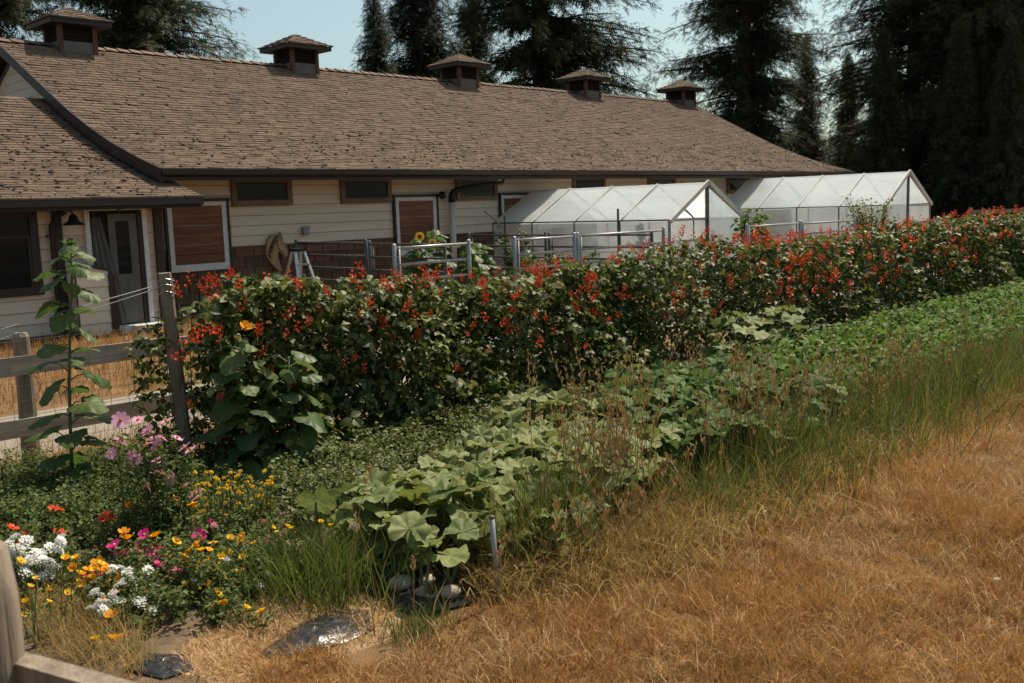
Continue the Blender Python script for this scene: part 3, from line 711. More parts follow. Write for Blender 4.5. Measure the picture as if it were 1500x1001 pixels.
# ================================================================== GREENHOUSES
def greenhouse(name, label, xc, hw, y0, y1, ze, zr, door_left):
    g = thing(name, label, 'greenhouse', (xc, (y0 + y1) / 2, 0), 'plastic greenhouses against the barn')
    r = np.random.default_rng(int(xc * 10)); n, mrow = 30, 10
    for sx in (-1, 1):
        q = MB()
        for i in range(n + 1):
            for j in range(mrow + 1):
                u, v = i / n, j / mrow
                sag = -0.035 * math.sin(math.pi * ((u * 4) % 1)) * math.sin(math.pi * v) + 0.012 * math.sin(9 * u + 5 * v * sx) * math.sin(math.pi * v)
                q.v.append((xc + sx * (hw + .03) * (1 - v), y0 - .03 + (y1 - y0 + .03) * u, ze + (zr - ze) * v + sag + .02 - (0.05 * (1 - v) ** 8)))
        for i in range(n):
            for j in range(mrow): a = i * (mrow + 1) + j; q.f.append((a, a + mrow + 1, a + mrow + 2, a + 1)); q.m.append(0)
        obj('roof_film', q, 'film_roof', g, smooth=True)
        q = MB()
        for i in range(n + 1):
            for j in range(7):
                u, v = i / n, j / 6
                q.v.append((xc + sx * (hw + .005 + 0.02 * math.sin(u * 40 + v * 3) * v * (1 - v) * 2), y0 + (y1 - y0) * u, .02 + (ze - .02) * v))
        for i in range(n):
            for j in range(6): a = i * 7 + j; q.f.append((a, a + 7, a + 8, a + 1)); q.m.append(0)
        obj('side_film', q, 'film_side', g, smooth=True)
        nr = 5
        for i in range(nr):
            yy = y0 + (y1 - y0) * i / (nr - 1)
            q = MB(); q.tube([(xc + sx * hw, yy, 0), (xc + sx * hw, yy, ze), (xc, yy, zr - .02)], 0.02 if i else 0.032, 6); obj('rib', q, 'dull_steel' if i else 'galv', g, smooth=True)
        for i in range(1, nr - 1):
            yy = y0 + (y1 - y0) * i / (nr - 1)
            q = MB(); q.bar((xc + sx * (hw + .03), yy, ze + .015), (xc + sx * .02, yy, zr + .035), .045, .012); obj('fold_strip', q, 'white_pipe', g)  # white strips added to draw the pale film folds along the ribs
        q = MB(); q.tube([(xc + sx * (hw + .02), y0, ze + .012), (xc + sx * (hw + .02), y1, ze + .012)], 0.018, 6); obj('eave_rail', q, 'dull_steel', g)
        q = MB(); q.box(xc + sx * hw - .02, xc + sx * hw + .02, y0, y1, 0, .2); obj('base_board', q, 'old_wood', g)
    q = MB(); q.tube([(xc, y0, zr - .01), (xc, y1, zr - .01)], 0.02, 6); obj('ridge_rail', q, 'galv', g)
    # white edge battens on the front gable
    for sx in (-1, 1):
        q = MB(); q.bar((xc + sx * (hw + .03), y0 - .045, ze - .02), (xc, y0 - .045, zr + .03), 0.05, 0.09); obj('gable_batten', q, 'white_pipe', g)
    q = MB(); q.box(xc - .035, xc + .035, y0 - .03, y0 + .03, 0, zr - .04); obj('door_post', q, 'dull_steel', g)
    # gable films: one half hanging in folds, the other half partly open with a low panel
    def fold(sx, a, b_, zlo, ztop, name_, m_):
        q = MB(); k = 26
        for i in range(k + 1):
            t = i / k; xx = xc + sx * (a + (b_ - a) * t); zt = ztop if ztop else ze + (zr - ze) * (1 - (a + (b_ - a) * t) / hw) - .03
            for j in range(7):
                v = j / 6; q.v.append((xx, y0 + .01 + 0.022 * math.sin(t * 55 + v * 2) * (1 - v * .7), zlo + (zt - zlo) * v))
        for i in range(k):
            for j in range(6): c = i * 7 + j; q.f.append((c, c + 7, c + 8, c + 1)); q.m.append(0)
        obj(name_, q, m_, g, smooth=True)
    s = 1 if door_left else -1
    fold(s, .04, hw, .02, None, 'gable_film', 'film_gable')
    fold(-s, .04, hw - .02, .02, 1.0, 'door_film', 'film_gable')
    if not door_left: fold(-s, .04, hw - .02, 1.5, None, 'upper_film', 'film_side')
    q = MB(); q.bar((xc - s * .04, y0, 1.02), (xc - s * hw, y0, 1.02), .04, .04); q.bar((xc - s * .04, y0, ze), (xc - s * hw, y0, ze), .03, .04); obj('cross_bar', q, 'galv', g)
    # staging inside
    q = MB(); q.box(xc - .4, xc + hw - .15, y0 + 1.2, y0 + 3.4, .72, .76)
    for xx in (xc - .38, xc + hw - .2):
        for yy in (y0 + 1.25, y0 + 3.35): q.box(xx, xx + .05, yy - .03, yy + .03, 0, .72)
    obj('bench', q, 'old_wood', g)
    q = MB(); q.tube([(xc, y1, 0), (xc, y1, zr)], .02, 6); obj('end_post', q, 'dull_steel', g)
    return g
greenhouse('greenhouse', 'nearer clear plastic greenhouse with open gable standing against the barn', 18.65, 1.42, 12.0, 17.15, 1.46, 2.22, True)
greenhouse('greenhouse', 'farther plastic greenhouse near the dark trees at the barn end', 28.6, 1.62, 11.7, 16.9, 1.54, 2.46, False)
for i, (xx, yy) in enumerate([(18.3, 13.5), (18.9, 14.0)]):
    q = MB(); q.tube([(xx, yy, .76), (xx, yy, .96)], [.07, .1], 10); 
    for k in range(14):
        a = random.uniform(0, 6.28); t_ = random.uniform(.15, .4); q.add([(xx, yy, .95), (xx + .12 * math.cos(a), yy + .12 * math.sin(a), .95 + t_), (xx + .05 * math.cos(a + 1), yy + .05 * math.sin(a + 1), 1.0 + t_)], [(0, 1, 2)], 1)
    tag(obj('potted_seedling', q, ['red_trim', 'crop_leaf']), ['potted seedling at the open gable side of the greenhouse bench', 'potted seedling farther back on the greenhouse bench'][i], 'potted plant', 'pots on the greenhouse bench')

# ================================================================== METAL CORRAL PANELS
def panel(a, b_, label, top=1.35, m_='galv', nr=5, posts=True):
    a, b_ = Vector((*a, 0)), Vector((*b_, 0)); p = thing('corral_panel', label, 'metal panel', ((a.x + b_.x) / 2, (a.y + b_.y) / 2, 0), 'pipe corral panels')
    up_ = Vector((0, 0, 1)); d_ = (b_ - a).normalized()
    for e in (a, b_):
        q = MB(); q.tube([e, e + up_ * (top + .02), e + up_ * (top + .035)], [.032, .032, .016], 8); obj('post', q, m_, p, smooth=True)
    for i in range(nr):
        z = top - .03 - i * .235
        q = MB(); q.tube([a + d_ * .05 + up_ * z, b_ - d_ * .05 + up_ * z], .023, 6); obj('rail', q, m_, p, smooth=True)
    q = MB(); q.tube([a + d_ * .09 + up_ * .1, a + d_ * .09 + up_ * (top - .01)], .02, 6); obj('stile', q, m_, p, smooth=True)
    return p
panel((9.05, 11), (10.51, 11), 'shiny galvanised pipe panel standing alone left of the sunflower bush')
panel((11.52, 11), (13.0, 11), 'galvanised pipe panel just right of the sunflower bush')
panel((13.08, 11), (15.6, 11), 'long galvanised pipe panel reaching toward the greenhouse gable')
panel((18.6, 11.0), (20.9, 11.0), 'galvanised pipe panel between the two greenhouses', 1.30)
panel((21.0, 11.0), (23.7, 11.0), 'galvanised pipe panel in front of the farther greenhouse', 1.28)
panel((11.2, 16.6), (11.2, 14.4), 'dull pipe panel running out from the wall by the carving', 1.32, 'dull_steel')
panel((11.2, 14.3), (11.2, 12.3), 'dull pipe panel between the ladder and the sunflower bush', 1.30, 'dull_steel')
panel((15.5, 16.2), (15.5, 13.9), 'dull pipe panel beside the white pipe near the greenhouse', 1.28, 'dull_steel')
panel((15.5, 13.8), (15.5, 11.2), 'dull pipe panel along the side of the nearer greenhouse', 1.27, 'dull_steel')
for (xx, yy, zt, lb) in ((15.95, 15.5, 1.65, 'green metal stake in front of the white pipe'), (15.0, 11.6, 1.75, 'green metal stake in front of the nearer greenhouse')):
    q = MB(); q.box(xx - .02, xx + .02, yy - .004, yy + .004, 0, zt); q.box(xx - .004, xx + .004, yy - .004, yy + .03, 0, zt)
    for k in range(8): q.box(xx - .008, xx + .008, yy - .012, yy - .004, .4 + k * .15, .42 + k * .15)
    tag(obj('garden_stake', q, 'green_post', loc=(xx, yy, 0)), lb, 'stake', 'green metal stakes')

# ================================================================== WOODEN BOARD FENCE BEHIND THE BEANS
fence = thing('board_fence', 'weathered post and board fence with wire mesh running behind the beans', 'fence', (8, 7.9, 0))
for i, xx in enumerate(np.arange(0.4, 22, 2.43)):
    top = 1.02 + random.uniform(-.03, .03); q = MB(); q.tube([(xx, 7.97, 0), (xx + .01, 7.97, .6), (xx + .01, 7.97, top - .03), (xx + .01, 7.97, top)], [.07, .065, .062, .045], 9); obj('post', q, 'post_wood', fence, smooth=False)
    for z0, z1 in ((.70, .845), (.235, .37)):
        a, b_ = xx - 1.2, xx + 1.22; dz_ = random.uniform(-.012, .012)
        q = MB(); q.add([(a, 7.875, z0), (b_, 7.875, z0 + dz_), (b_, 7.875, z1 + dz_), (a, 7.875, z1), (a, 7.905, z0), (b_, 7.905, z0 + dz_), (b_, 7.905, z1 + dz_), (a, 7.905, z1)], [(0, 1, 2, 3), (4, 7, 6, 5), (0, 4, 5, 1), (1, 5, 6, 2), (2, 6, 7, 3), (3, 7, 4, 0)]); obj('rail', q, 'old_wood', fence)
q = MB()
for i in range(150):
    xx = .3 + i * .15; q.bar((xx, 7.865, .02), (xx, 7.865, .98), .0028, .0028)
for j in range(9): z = .05 + j * .115; q.bar((.3, 7.863, z), (22, 7.863, z), .0028, .0028)
obj('wire_mesh', q, 'wire', fence)
# foreground fence, close to the lens
ff = thing('near_fence', 'blurred grey wooden fence post and rail at the lower left corner', 'fence', (0.6, 2.05, 0))
q = MB(); q.tube([(.59, 2.04, 0), (.59, 2.04, 1.13), (.59, 2.04, 1.23), (.59, 2.04, 1.262)], [.085, .082, .070, .030], 14); obj('post', q, 'post_wood', ff, smooth=True)
q = MB(); q.bar((.60, 2.16, .94), (1.05, .55, .94), .045, .14); obj('rail', q, 'post_wood', ff)
q = MB(); q.bar((.53, 2.16, .94), (-1.0, 3.9, .94), .045, .14); obj('rail', q, 'old_wood', ff)
q = MB(); q.bar((.60, 2.16, .45), (1.05, .55, .45), .045, .14); obj('rail', q, 'post_wood', ff)

# ================================================================== TRELLIS POST + WIRES
tp = thing('trellis_post', 'rough wooden trellis post wrapped with wire at the bean row end', 'post', (3.38, 6.62, 0))
q = MB(); q.tube([(3.42, 6.62, 0), (3.40, 6.62, .5), (3.38, 6.62, 1.0), (3.36, 6.62, 1.47)], [.055, .052, .05, .046], 9); obj('post', q, 'post_wood', tp)
for z in (1.42, 1.38, 1.33):
    q = MB(); q.tube([(3.37 + .056 * math.cos(a / 12 * 6.283), 6.62 + .056 * math.sin(a / 12 * 6.283), z + .012 * math.sin(a)) for a in range(13)], .003, 4); obj('wire_loop', q, 'wire', tp)
for z0, z1, x1, y1 in ((1.40, .98, 1.0, 6.9), (1.38, .72, .4, 7.0)):
    q = MB(); q.tube([(3.36, 6.62, z0), ((3.36 + x1) / 2, (6.62 + y1) / 2, (z0 + z1) / 2 - .03), (x1, y1, z1)], .0025, 4); obj('wire', q, 'wire', tp)
for z in (1.08, .8, .5):
    q = MB(); q.tube([(3.38, 6.62, z)] + [(3.4 + (i + 1) * 1.5, 6.6, z - .05 + .03 * math.sin(i * 2)) for i in range(12)], .0025, 4); obj('wire', q, 'dull_steel', tp)


# ================================================================== LEAF AND FLOWER TEMPLATES
def ovate(w=.5, fold=.12, curl=.15):
    """pointed leaf, length 1 along +X, folded at the midrib"""
    xs = [0, .22, .5, .78, 1.0]; ws = [.0, .38, .5, .28, 0]
    v = []; f = []
    for x, h in zip(xs, ws):
        z = -curl * x * x
        v += [(x, 0, z), (x, h * w * 2 * .5, z + fold * h), (x, -h * w * 2 * .5, z + fold * h)]
    t = []
    for i in range(4):
        a = i * 3
        for s_ in (1, 2):
            q_ = (a, a + 3, a + 3 + s_, a + s_) if s_ == 2 else (a, a + s_, a + 3 + s_, a + 3)
            if i == 0: t.append((a, q_[1] if s_ == 2 else a + 3 + s_, (a + 3 + s_) if s_ == 2 else a + 3))
            elif i == 3: t.append((a, a + 3, a + s_) if s_ == 2 else (a, a + s_, a + 3))
            else: t += [(q_[0], q_[1], q_[2]), (q_[0], q_[2], q_[3])]
    return np.array(v), np.array(t)
LV, LT = ovate(.78, .22, .22)
def big_leaf(seed, lobes=5, lob=.14, cup=.22, notch=.5, ruf=.06, elong=1.0):
    """large rounded or lobed leaf, radius 1, petiole notch at -X, raised veins"""
    r = np.random.default_rng(seed); na, nr = 28, 5
    V, A = [(0, 0, 0)], [1.0]
    ph = r.uniform(0, 6.28, 4)
    for k in range(1, nr + 1):
        q_ = k / nr
        for j in range(na):
            th = -math.pi + 2 * math.pi * (j + .5) / na
            rad = 1 + lob * math.cos(lobes * th) + .05 * math.sin(3 * th + ph[0]) + .04 * math.sin(9 * th + ph[1])
            rad *= 1 - notch * math.exp(-((math.pi - abs(th)) / .28) ** 2)
            vein = 1.0 if j % 4 == 1 else (0.0 if j % 4 == 3 else .25)
            z = cup * q_ ** 1.6 * .6 + ruf * q_ * math.sin(7 * th + ph[2]) + .13 * q_ * math.sin(2 * th + ph[3]) + .06 * q_ * q_ * math.sin(11 * th + ph[1]) - (.028 * q_ * (1 - q_ * .5) * (1 - vein)) - .16 * q_ ** 3
            V.append((q_ * rad * math.cos(th) * elong, q_ * rad * math.sin(th), z)); A.append(vein * (1 - .5 * q_))
    T = []
    for j in range(na):
        j2 = (j + 1) % na
        if j == na - 1: continue
        T.append((0, 1 + j, 1 + j2))
        for k in range(nr - 1):
            a, b_ = 1 + k * na + j, 1 + k * na + j2; c, d_ = a + na, b_ + na
            T += [(a, c, d_), (a, d_, b_)]
    return np.array(V), np.array(T), np.array(A)
def leaf_mesh(name, tpl, m_):
    V, T, A = tpl
    me = mesh_from(name, V, [tuple(t) for t in T.tolist()], m_, smooth=True)
    a = me.attributes.new('vein', 'FLOAT', 'POINT'); a.data.foreach_set('value', A.astype(np.float32))
    return me
SQ = [big_leaf(s, 5, .07, .34 + .06 * (s % 3), .55, .10) for s in range(6)]
SQM = [leaf_mesh('leaf', t, 'squash_leaf') for t in SQ]
SQD = [leaf_mesh('leaf', t, 'squash_leaf_dark') for t in SQ[:4]]
SF = [big_leaf(20 + s, 3, .10, -.1, .35, .05, 1.25) for s in range(5)]
SFM = [leaf_mesh('leaf', t, 'sunflower_leaf') for t in SF]

def petal_flower(np_, L, w, cup, mp_, me_, eye=.22, notch=0, rows=1):
    q = MB()
    for rw in range(rows):
        for i in range(np_):
            a = 2 * math.pi * (i + .5 * rw) / np_; c, s_ = math.cos(a), math.sin(a); c2, s2 = -s_, c
            def P(x, y, z): return (x * c + y * c2, x * s_ + y * s2, z)
            k = 1 - .2 * rw
            q.add([P(.05 * L, 0, 0), P(.55 * L * k, w, cup * .45), P(.98 * L * k, w * .6, cup), P((1 - notch) * L * k, 0, cup * .95), P(.98 * L * k, -w * .6, cup), P(.55 * L * k, -w, cup * .45)], [(0, 1, 2, 3), (0, 3, 4, 5)])
    q.tube([(0, 0, -.012), (0, 0, .006), (0, 0, .016)], [eye * L * .7, eye * L, eye * L * .5], 8, 1)
    return mesh_from('flower', q.v, q.f, [mp_, me_], q.m)
def cluster_flower(n_, R_, s_, m_, dome=.5, eye=None):
    q = MB(); rr = random.Random(n_ * 31 + int(R_ * 1000))
    for i in range(n_):
        r_ = R_ * math.sqrt((i + .5) / n_); a = i * 2.4; x, y = r_ * math.cos(a), r_ * math.sin(a); z = dome * R_ * (1 - (r_ / R_) ** 2) + rr.uniform(-.004, .004); t = rr.uniform(0, 1.5)
        q.add([(x + s_ * math.cos(t + k * math.pi / 2), y + s_ * math.sin(t + k * math.pi / 2), z + .004 * (k % 2)) for k in range(4)], [(0, 1, 2, 3)])
        q.tube([(x, y, z - .012), (x, y, z)], [.0015, s_ * .4], 4, 1 if eye else 0, cap=False)
    return mesh_from('flower', q.v, q.f, [m_] + ([eye] if eye else []), q.m)
FM = dict(
    cosmos=petal_flower(8, .036, .0115, .006, 'petal_pink', 'flower_eye', .2),
    yellow=petal_flower(6, .024, .012, .016, 'petal_yellow', 'petal_orange', .25),
    calendula=petal_flower(13, .026, .006, .008, 'petal_yellow', 'petal_orange', .34, 0, 2),
    orange=petal_flower(5, .030, .017, .022, 'petal_orange', 'flower_eye', .2),
    godetia=petal_flower(4, .034, .023, .022, 'petal_magenta', 'petal_white', .2),
    red=petal_flower(5, .034, .02, .02, 'petal_red', 'seed_disc', .22),
    white=cluster_flower(22, .034, .0085, 'petal_white'),
    button=cluster_flower(9, .016, .006, 'petal_yellow'),
    rust=cluster_flower(20, .036, .006, 'petal_rust'),
    blue=petal_flower(5, .022, .011, .01, 'petal_blue', 'petal_white', .2),
    sunflower=petal_flower(18, .085, .013, .01, 'petal_yellow', 'seed_disc', .42, 0, 2))

# ================================================================== BEAN ROW
beans = thing('runner_bean_row', 'long tall row of runner beans with scarlet flowers', 'bean row', (3.4, 6.5, 0))
def bean_top(x):
    xs = [3.0, 3.35, 4.3, 5.2, 6.3, 7.5, 8.4, 9.6, 10.8, 12.3, 14, 16, 18, 20, 23, 30]; zs = [.9, 1.36, 1.36, 1.26, 1.18, 1.2, 1.30, 1.40, 1.32, 1.27, 1.33, 1.36, 1.40, 1.38, 1.32, 1.35]
    return np.interp(x, xs, zs)
def bean_density(x): return np.interp(x, [3.1, 3.6, 4.2, 5.0, 6.5, 7.8, 8.8, 30], [.9, 1, 1, .88, .82, .80, 1, 1])
def bean_pts(n, x0, x1):
    out = []
    while len(out) < n:
        x = rng.uniform(x0, x1, n * 3); top = bean_top(x) + .05 * np.sin(x * 5.1) + .05 * np.sin(x * 11.7 + 1)
        zf = rng.random(n * 3); z = .08 + (top - .08) * zf
        hw = .48 * (1 - .55 * zf) * (1 + .25 * np.sin(x * 3.3 + z * 4)); y = 6.42 + rng.uniform(-1, 1, n * 3) * np.maximum(hw, .1)
        hole = lownoise(x * 2.6, z * 4.2, 1.3, 5) > (1.1 - .75 * (1 - bean_density(x)) * 2.2)
        keep = (rng.random(n * 3) < bean_density(x)) & ~hole
        keep &= ~((x < 3.52) & (y < 6.6))
        out += list(np.stack([x, y, z], -1)[keep])
    return np.array(out[:n])
def leaf_angles(n, face=-math.pi / 2, spread=1.3):
    yaw = rng.normal(face, spread, n); pitch = rng.normal(.55, .4, n); roll = rng.normal(0, .45, n)
    return yaw, pitch, roll
# the leaves that show largest: pieces of their own (three leaflets each)
tri_v, tri_t = [], []
for k, (ang, off) in enumerate(((0, .35), (1.35, .06), (-1.35, .06))):
    c, s_ = math.cos(ang), math.sin(ang); Rm = np.array([[c, -s_, 0], [s_, c, 0], [0, 0, 1]]); v = LV @ Rm.T * .9 + np.array([off, 0, -.03 * k]); tri_v.append(v); tri_t.append(LT + k * len(LV))
TV, TT = np.concatenate(tri_v), np.concatenate(tri_t)
trime = [mesh_from('leaf', TV * np.array([1, sc_, 1]), [tuple(t) for t in TT.tolist()], 'bean_leaf') for sc_ in (.9, 1.0, 1.12)]
P = bean_pts(300, 3.15, 5.6); P[:, 1] = 6.42 - np.abs(P[:, 1] - 6.42) - .06
yw, pt, rl = leaf_angles(300)
for i in range(300): place('leaf', trime[i % 3], P[i], (rl[i], pt[i], yw[i]), float(rng.uniform(.062, .10)), beans)
N = 20000
P = np.concatenate([bean_pts(7600, 3.1, 8.6), bean_pts(N - 7600, 8.4, 24)]); yw, pt, rl = leaf_angles(N, spread=1.9)
Vb, Tb = scatter(TV, TT, P, yw, pt, rl, rng.uniform(.045, .082, N) * np.interp(P[:, 0], [3, 12, 24], [1, 1.05, 1.3]))
np_mesh('foliage', Vb, Tb, 'bean_leaf', beans, kind='stuff', label='dense trifoliate bean leaves')
# vines
q = MB()
for i in range(150):
    x = 3.15 + (i / 150) ** 1.1 * 20; top = float(bean_top(x)); x2 = x + random.uniform(-.25, .25); y = 6.5 + random.uniform(-.14, .14)
    q.tube([(x, y, 0), (x + .04 * math.sin(i), y + .05, top * .33), (x2, y - .04, top * .66), (x2 + .05, y + random.uniform(-.1, .1), top + random.uniform(-.05, .14))], [.005, .005, .004, .0015], 4, cap=False)
obj('vines', q, 'stem_green', beans, kind='stuff')
# flower racemes: 5 shapes, 300 pieces, the rest joined
def raceme(seed, nfl):
    r = random.Random(seed); q = MB(); L_ = r.uniform(.14, .24); q.tube([(0, 0, 0), (.01, .0, L_ * .5), (.0, .01, L_)], [.0025, .002, .001], 4, 1, cap=False)
    for i in range(nfl):
        t = .35 + .65 * i / nfl; a = i * 2.4; s_ = .017 * (1.2 - .5 * t); x, y, z = .02 * math.cos(a), .02 * math.sin(a), L_ * t
        q.add([(x * .3, y * .3, z), (x + s_ * math.cos(a + .9), y + s_ * math.sin(a + .9), z + s_ * .9), (x * 1.7, y * 1.7, z + s_ * .4), (x + s_ * math.cos(a - .9), y + s_ * math.sin(a - .9), z + s_ * .9), (x * 1.4, y * 1.4, z - s_ * .9)], [(0, 1, 2), (0, 2, 3), (0, 3, 4), (2, 1, 4), (2, 4, 3)])
    return q
RQ = [raceme(s, n_) for s, n_ in ((1, 9), (2, 12), (3, 7), (4, 14), (5, 10), (6, 6))]
RM = [mesh_from('flower_cluster', q.v, q.f, ['petal_red', 'stem_green'], q.m) for q in RQ]
def raceme_pts(n, x0, x1):
    x = rng.uniform(x0, x1, n); top = bean_top(x); u = rng.random(n)
    z = np.where(u < .45, top - .10 + rng.uniform(-.05, .12, n), top * rng.uniform(.25, .95, n) ** .7)
    y = np.where(u < .45, 6.5 + rng.uniform(-.2, .2, n), 6.42 - .42 * (1 - .5 * z / top) - rng.uniform(0, .06, n)); return np.stack([x, y, z], -1)
P = raceme_pts(300, 3.2, 12.5)
for i in range(300): place('flower_cluster', RM[i % 6], P[i], (rng.normal(0, .35) + (.3 if P[i][2] < 1.1 else 0), rng.normal(0, .35), rng.uniform(0, 6.28)), float(rng.uniform(.55, 1.0)), beans)
P = raceme_pts(300, 11, 24); parts = []
red_t = [[f for f, mi_ in zip(q.f, q.m) if mi_ == 0] for q in RQ]
for k in range(6):
    sel = P[k::6]; n_ = len(sel)
    parts.append(scatter(np.array(RQ[k].v), np.array(red_t[k]), sel, rng.uniform(0, 6.28, n_), rng.normal(0, .35, n_), rng.normal(.15, .35, n_), rng.uniform(.6, 1.1, n_)))
V_, T_ = join(parts); np_mesh('flowers', V_, T_, 'petal_red', beans, kind='stuff')

# ================================================================== BIG-LEAVED PLANTS AND SUNFLOWERS
def tall_plant(name, label, cat, base, stem, leaves, meshes, size, flower=None, group=None, stem_r=.014, seed=0):
    """stem: list of points; leaves: number of leaves up the stem"""
    r = random.Random(seed); p = thing(name, label, cat, base, group)
    pts = [Vector(base) + Vector(s_) for s_ in stem]; n = len(pts)
    q = MB(); q.tube(pts, [stem_r * (1 - .55 * i / (n - 1)) for i in range(n)], 8); obj('stem', q, 'stem_green', p, smooth=True)
    qp = MB()
    for i in range(leaves):
        t = (i + .5) / leaves; f = t * (n - 1); k = min(int(f), n - 2); P0 = pts[k].lerp(pts[k + 1], f - k)
        a = i * 2.4 + r.uniform(-.4, .4); s_ = size * (1.15 - .62 * t) * r.uniform(.8, 1.2); pl = s_ * r.uniform(1.0, 1.5)
        e = r.uniform(.15, .6); tip = P0 + Vector((math.cos(a) * pl * math.cos(e), math.sin(a) * pl * math.cos(e), pl * math.sin(e)))
        qp.tube([P0, P0.lerp(tip, .5) + Vector((0, 0, .1 * pl)), tip], [stem_r * .4, stem_r * .3, stem_r * .22], 5, cap=False)
        place('leaf', meshes[i % len(meshes)], tip + Vector((math.cos(a), math.sin(a), -.2)) * s_ * .55, (r.uniform(-.3, .3), r.uniform(.15, .75), a), s_, p)
    obj('petioles', qp, 'stem_green', p, smooth=True)
    return p, pts
# tall budding sunflower by the fence
sf, pts = tall_plant('sunflower_plant', 'tall budding sunflower stalk in front of the board fence and door', 'sunflower', (2.62, 6.7, 0),
    [(0, 0, 0), (.02, 0, .4), (.05, .01, .8), (.09, 0, 1.2), (.13, 0, 1.5), (.14, 0, 1.68)], 34, SFM, .105, seed=4)
q = MB(); T0 = pts[-1]
for i in range(16):
    a = i * 2.4; L_ = .07 if i > 5 else .045; q.add([T0 + Vector((0, 0, .01)), T0 + Vector((math.cos(a + .4) * L_ * .6, math.sin(a + .4) * L_ * .6, .03)), T0 + Vector((math.cos(a) * L_, math.sin(a) * L_, .06 - .001 * i)), T0 + Vector((math.cos(a - .4) * L_ * .6, math.sin(a - .4) * L_ * .6, .03))], [(0, 1, 2, 3)])
q.tube([T0, T0 + Vector((0, 0, .03)), T0 + Vector((.005, 0, .06))], [.012, .03, .02], 8); obj('bud', q, 'sunflower_leaf', sf)
# two broad-leaved plants before the bean row end
for j, (bx_, by_, h, lb) in enumerate(((3.62, 6.1, .98, 'broad-leaved young sunflower with orange bud beside the trellis post'), (3.92, 6.0, .85, 'broad-leaved dark green sunflower in front of the bean row'))):
    p, pts = tall_plant('sunflower_plant', lb, 'sunflower', (bx_, by_, 0), [(0, 0, 0), (.02, 0, h * .35), (-.01, .01, h * .7), (.01, 0, h)], 24, SFM, .125, seed=11 + j)
    if j == 0: place('flower', FM['orange'], pts[-1] + Vector((0, -.05, .1)), (.6, 0, 0), 1.6, p)
# sunflower bush behind the corral
for j, (bx_, by_, h, fl_, lb) in enumerate(((11.2, 13.0, 1.32, 2, 'short sunflower with two open yellow heads behind the pipe panel'), (11.75, 13.1, 1.45, 0, 'leafy green sunflower without blooms behind the pipe panel gap'), (12.4, 13.0, 1.25, 0, 'leafy sunflower left of the long pipe panel'), (12.95, 13.3, 1.15, 0, 'low leafy sunflower close to the white pipe'))):
    p, pts = tall_plant('sunflower_plant', lb, 'sunflower', (bx_, by_, 0), [(0, 0, 0), (.03, 0, h * .4), (.0, .02, h * .75), (.02, 0, h)], 34, SFM, .15, seed=30 + j, stem_r=.018)
    for k in range(fl_): place('flower', FM['sunflower'], pts[-1] + Vector((-.05 + .28 * k, -.12, .08 - .12 * k)), (1.35, 0, -.6 + .3 * k), .95, p)

# ================================================================== SQUASH PATCH
sq = thing('squash_patch', 'sprawling squash plants with big pale green leaves beside the metal stake', 'squash plants', (4.4, 4.2, 0))
poly1 = wpoly([(462, 748), (520, 715), (640, 680), (690, 640), (770, 603), (900, 600), (985, 640), (950, 690), (880, 715), (850, 755), (770, 772), (710, 780), (672, 800), (625, 795), (570, 765)], .3)
def spaced(poly, n, dmin):
    out = []
    for p in sample_poly(poly, n * 30):
        if all((p[0] - o[0]) ** 2 + (p[1] - o[1]) ** 2 > dmin * dmin for o in out): out.append(p)
        if len(out) == n: break
    return np.array(out)
def squash(parent, poly, nobj, nstuff, meshes, tpl, matn, zc, size):
    pts = spaced(poly, nobj, size * .66); petiole = MB()
    order = np.argsort(np.hypot(pts[:, 0], pts[:, 1]))
    for i, k in enumerate(order):
        x, y = pts[k]; z = zc + .10 * float(lownoise(np.array([x]), np.array([y]), 3.0, 2)[0]) + random.uniform(-.06, .06)
        z *= min(1.0, max(.55, (y - 2.95) / .8)) if x < 4.2 else 1.0
        s_ = size * random.uniform(.75, 1.15); a = random.uniform(0, 6.28); tilt = abs(random.gauss(.25, .2))
        place('leaf', meshes[i % len(meshes)], (x, y, z), (random.gauss(.25, .32), random.gauss(0, .32), a) if i % 3 else (random.gauss(0, .42), random.gauss(.2, .42), a), s_, parent)
        petiole.tube([(x + random.uniform(-.1, .1), y + random.uniform(0, .15), 0), (x, y + .02, z * .6), (x, y, z)], [.009, .008, .006], 5, cap=False)
    obj('petioles', petiole, 'stem_green', parent, kind='stuff')
    P2 = sample_poly(poly, nstuff); z2 = rng.uniform(.10, zc - .02, nstuff); parts, attr = [], []
    for k, (V, T, A) in enumerate(tpl):
        s_ = slice(k, None, len(tpl)); n_ = len(P2[s_])
        parts.append(scatter(V, T, np.column_stack([P2[s_], z2[s_]]), rng.uniform(0, 6.28, n_), rng.normal(0, .35, n_), rng.normal(0, .35, n_), rng.uniform(.6, 1.05, n_) * size)); attr.append(np.tile(A, n_))
    V, T = join(parts); np_mesh('lower_leaves', V, T, matn, parent, True, attr=np.concatenate(attr), kind='stuff')
squash(sq, poly1, 290, 330, SQM, SQ, 'squash_leaf', .33, .092)
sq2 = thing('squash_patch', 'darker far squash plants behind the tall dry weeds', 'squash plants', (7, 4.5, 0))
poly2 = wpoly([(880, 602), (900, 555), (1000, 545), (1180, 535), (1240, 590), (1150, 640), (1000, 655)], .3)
squash(sq2, poly2, 230, 260, SQD, SQ[:4], 'squash_leaf_dark', .32, .10)
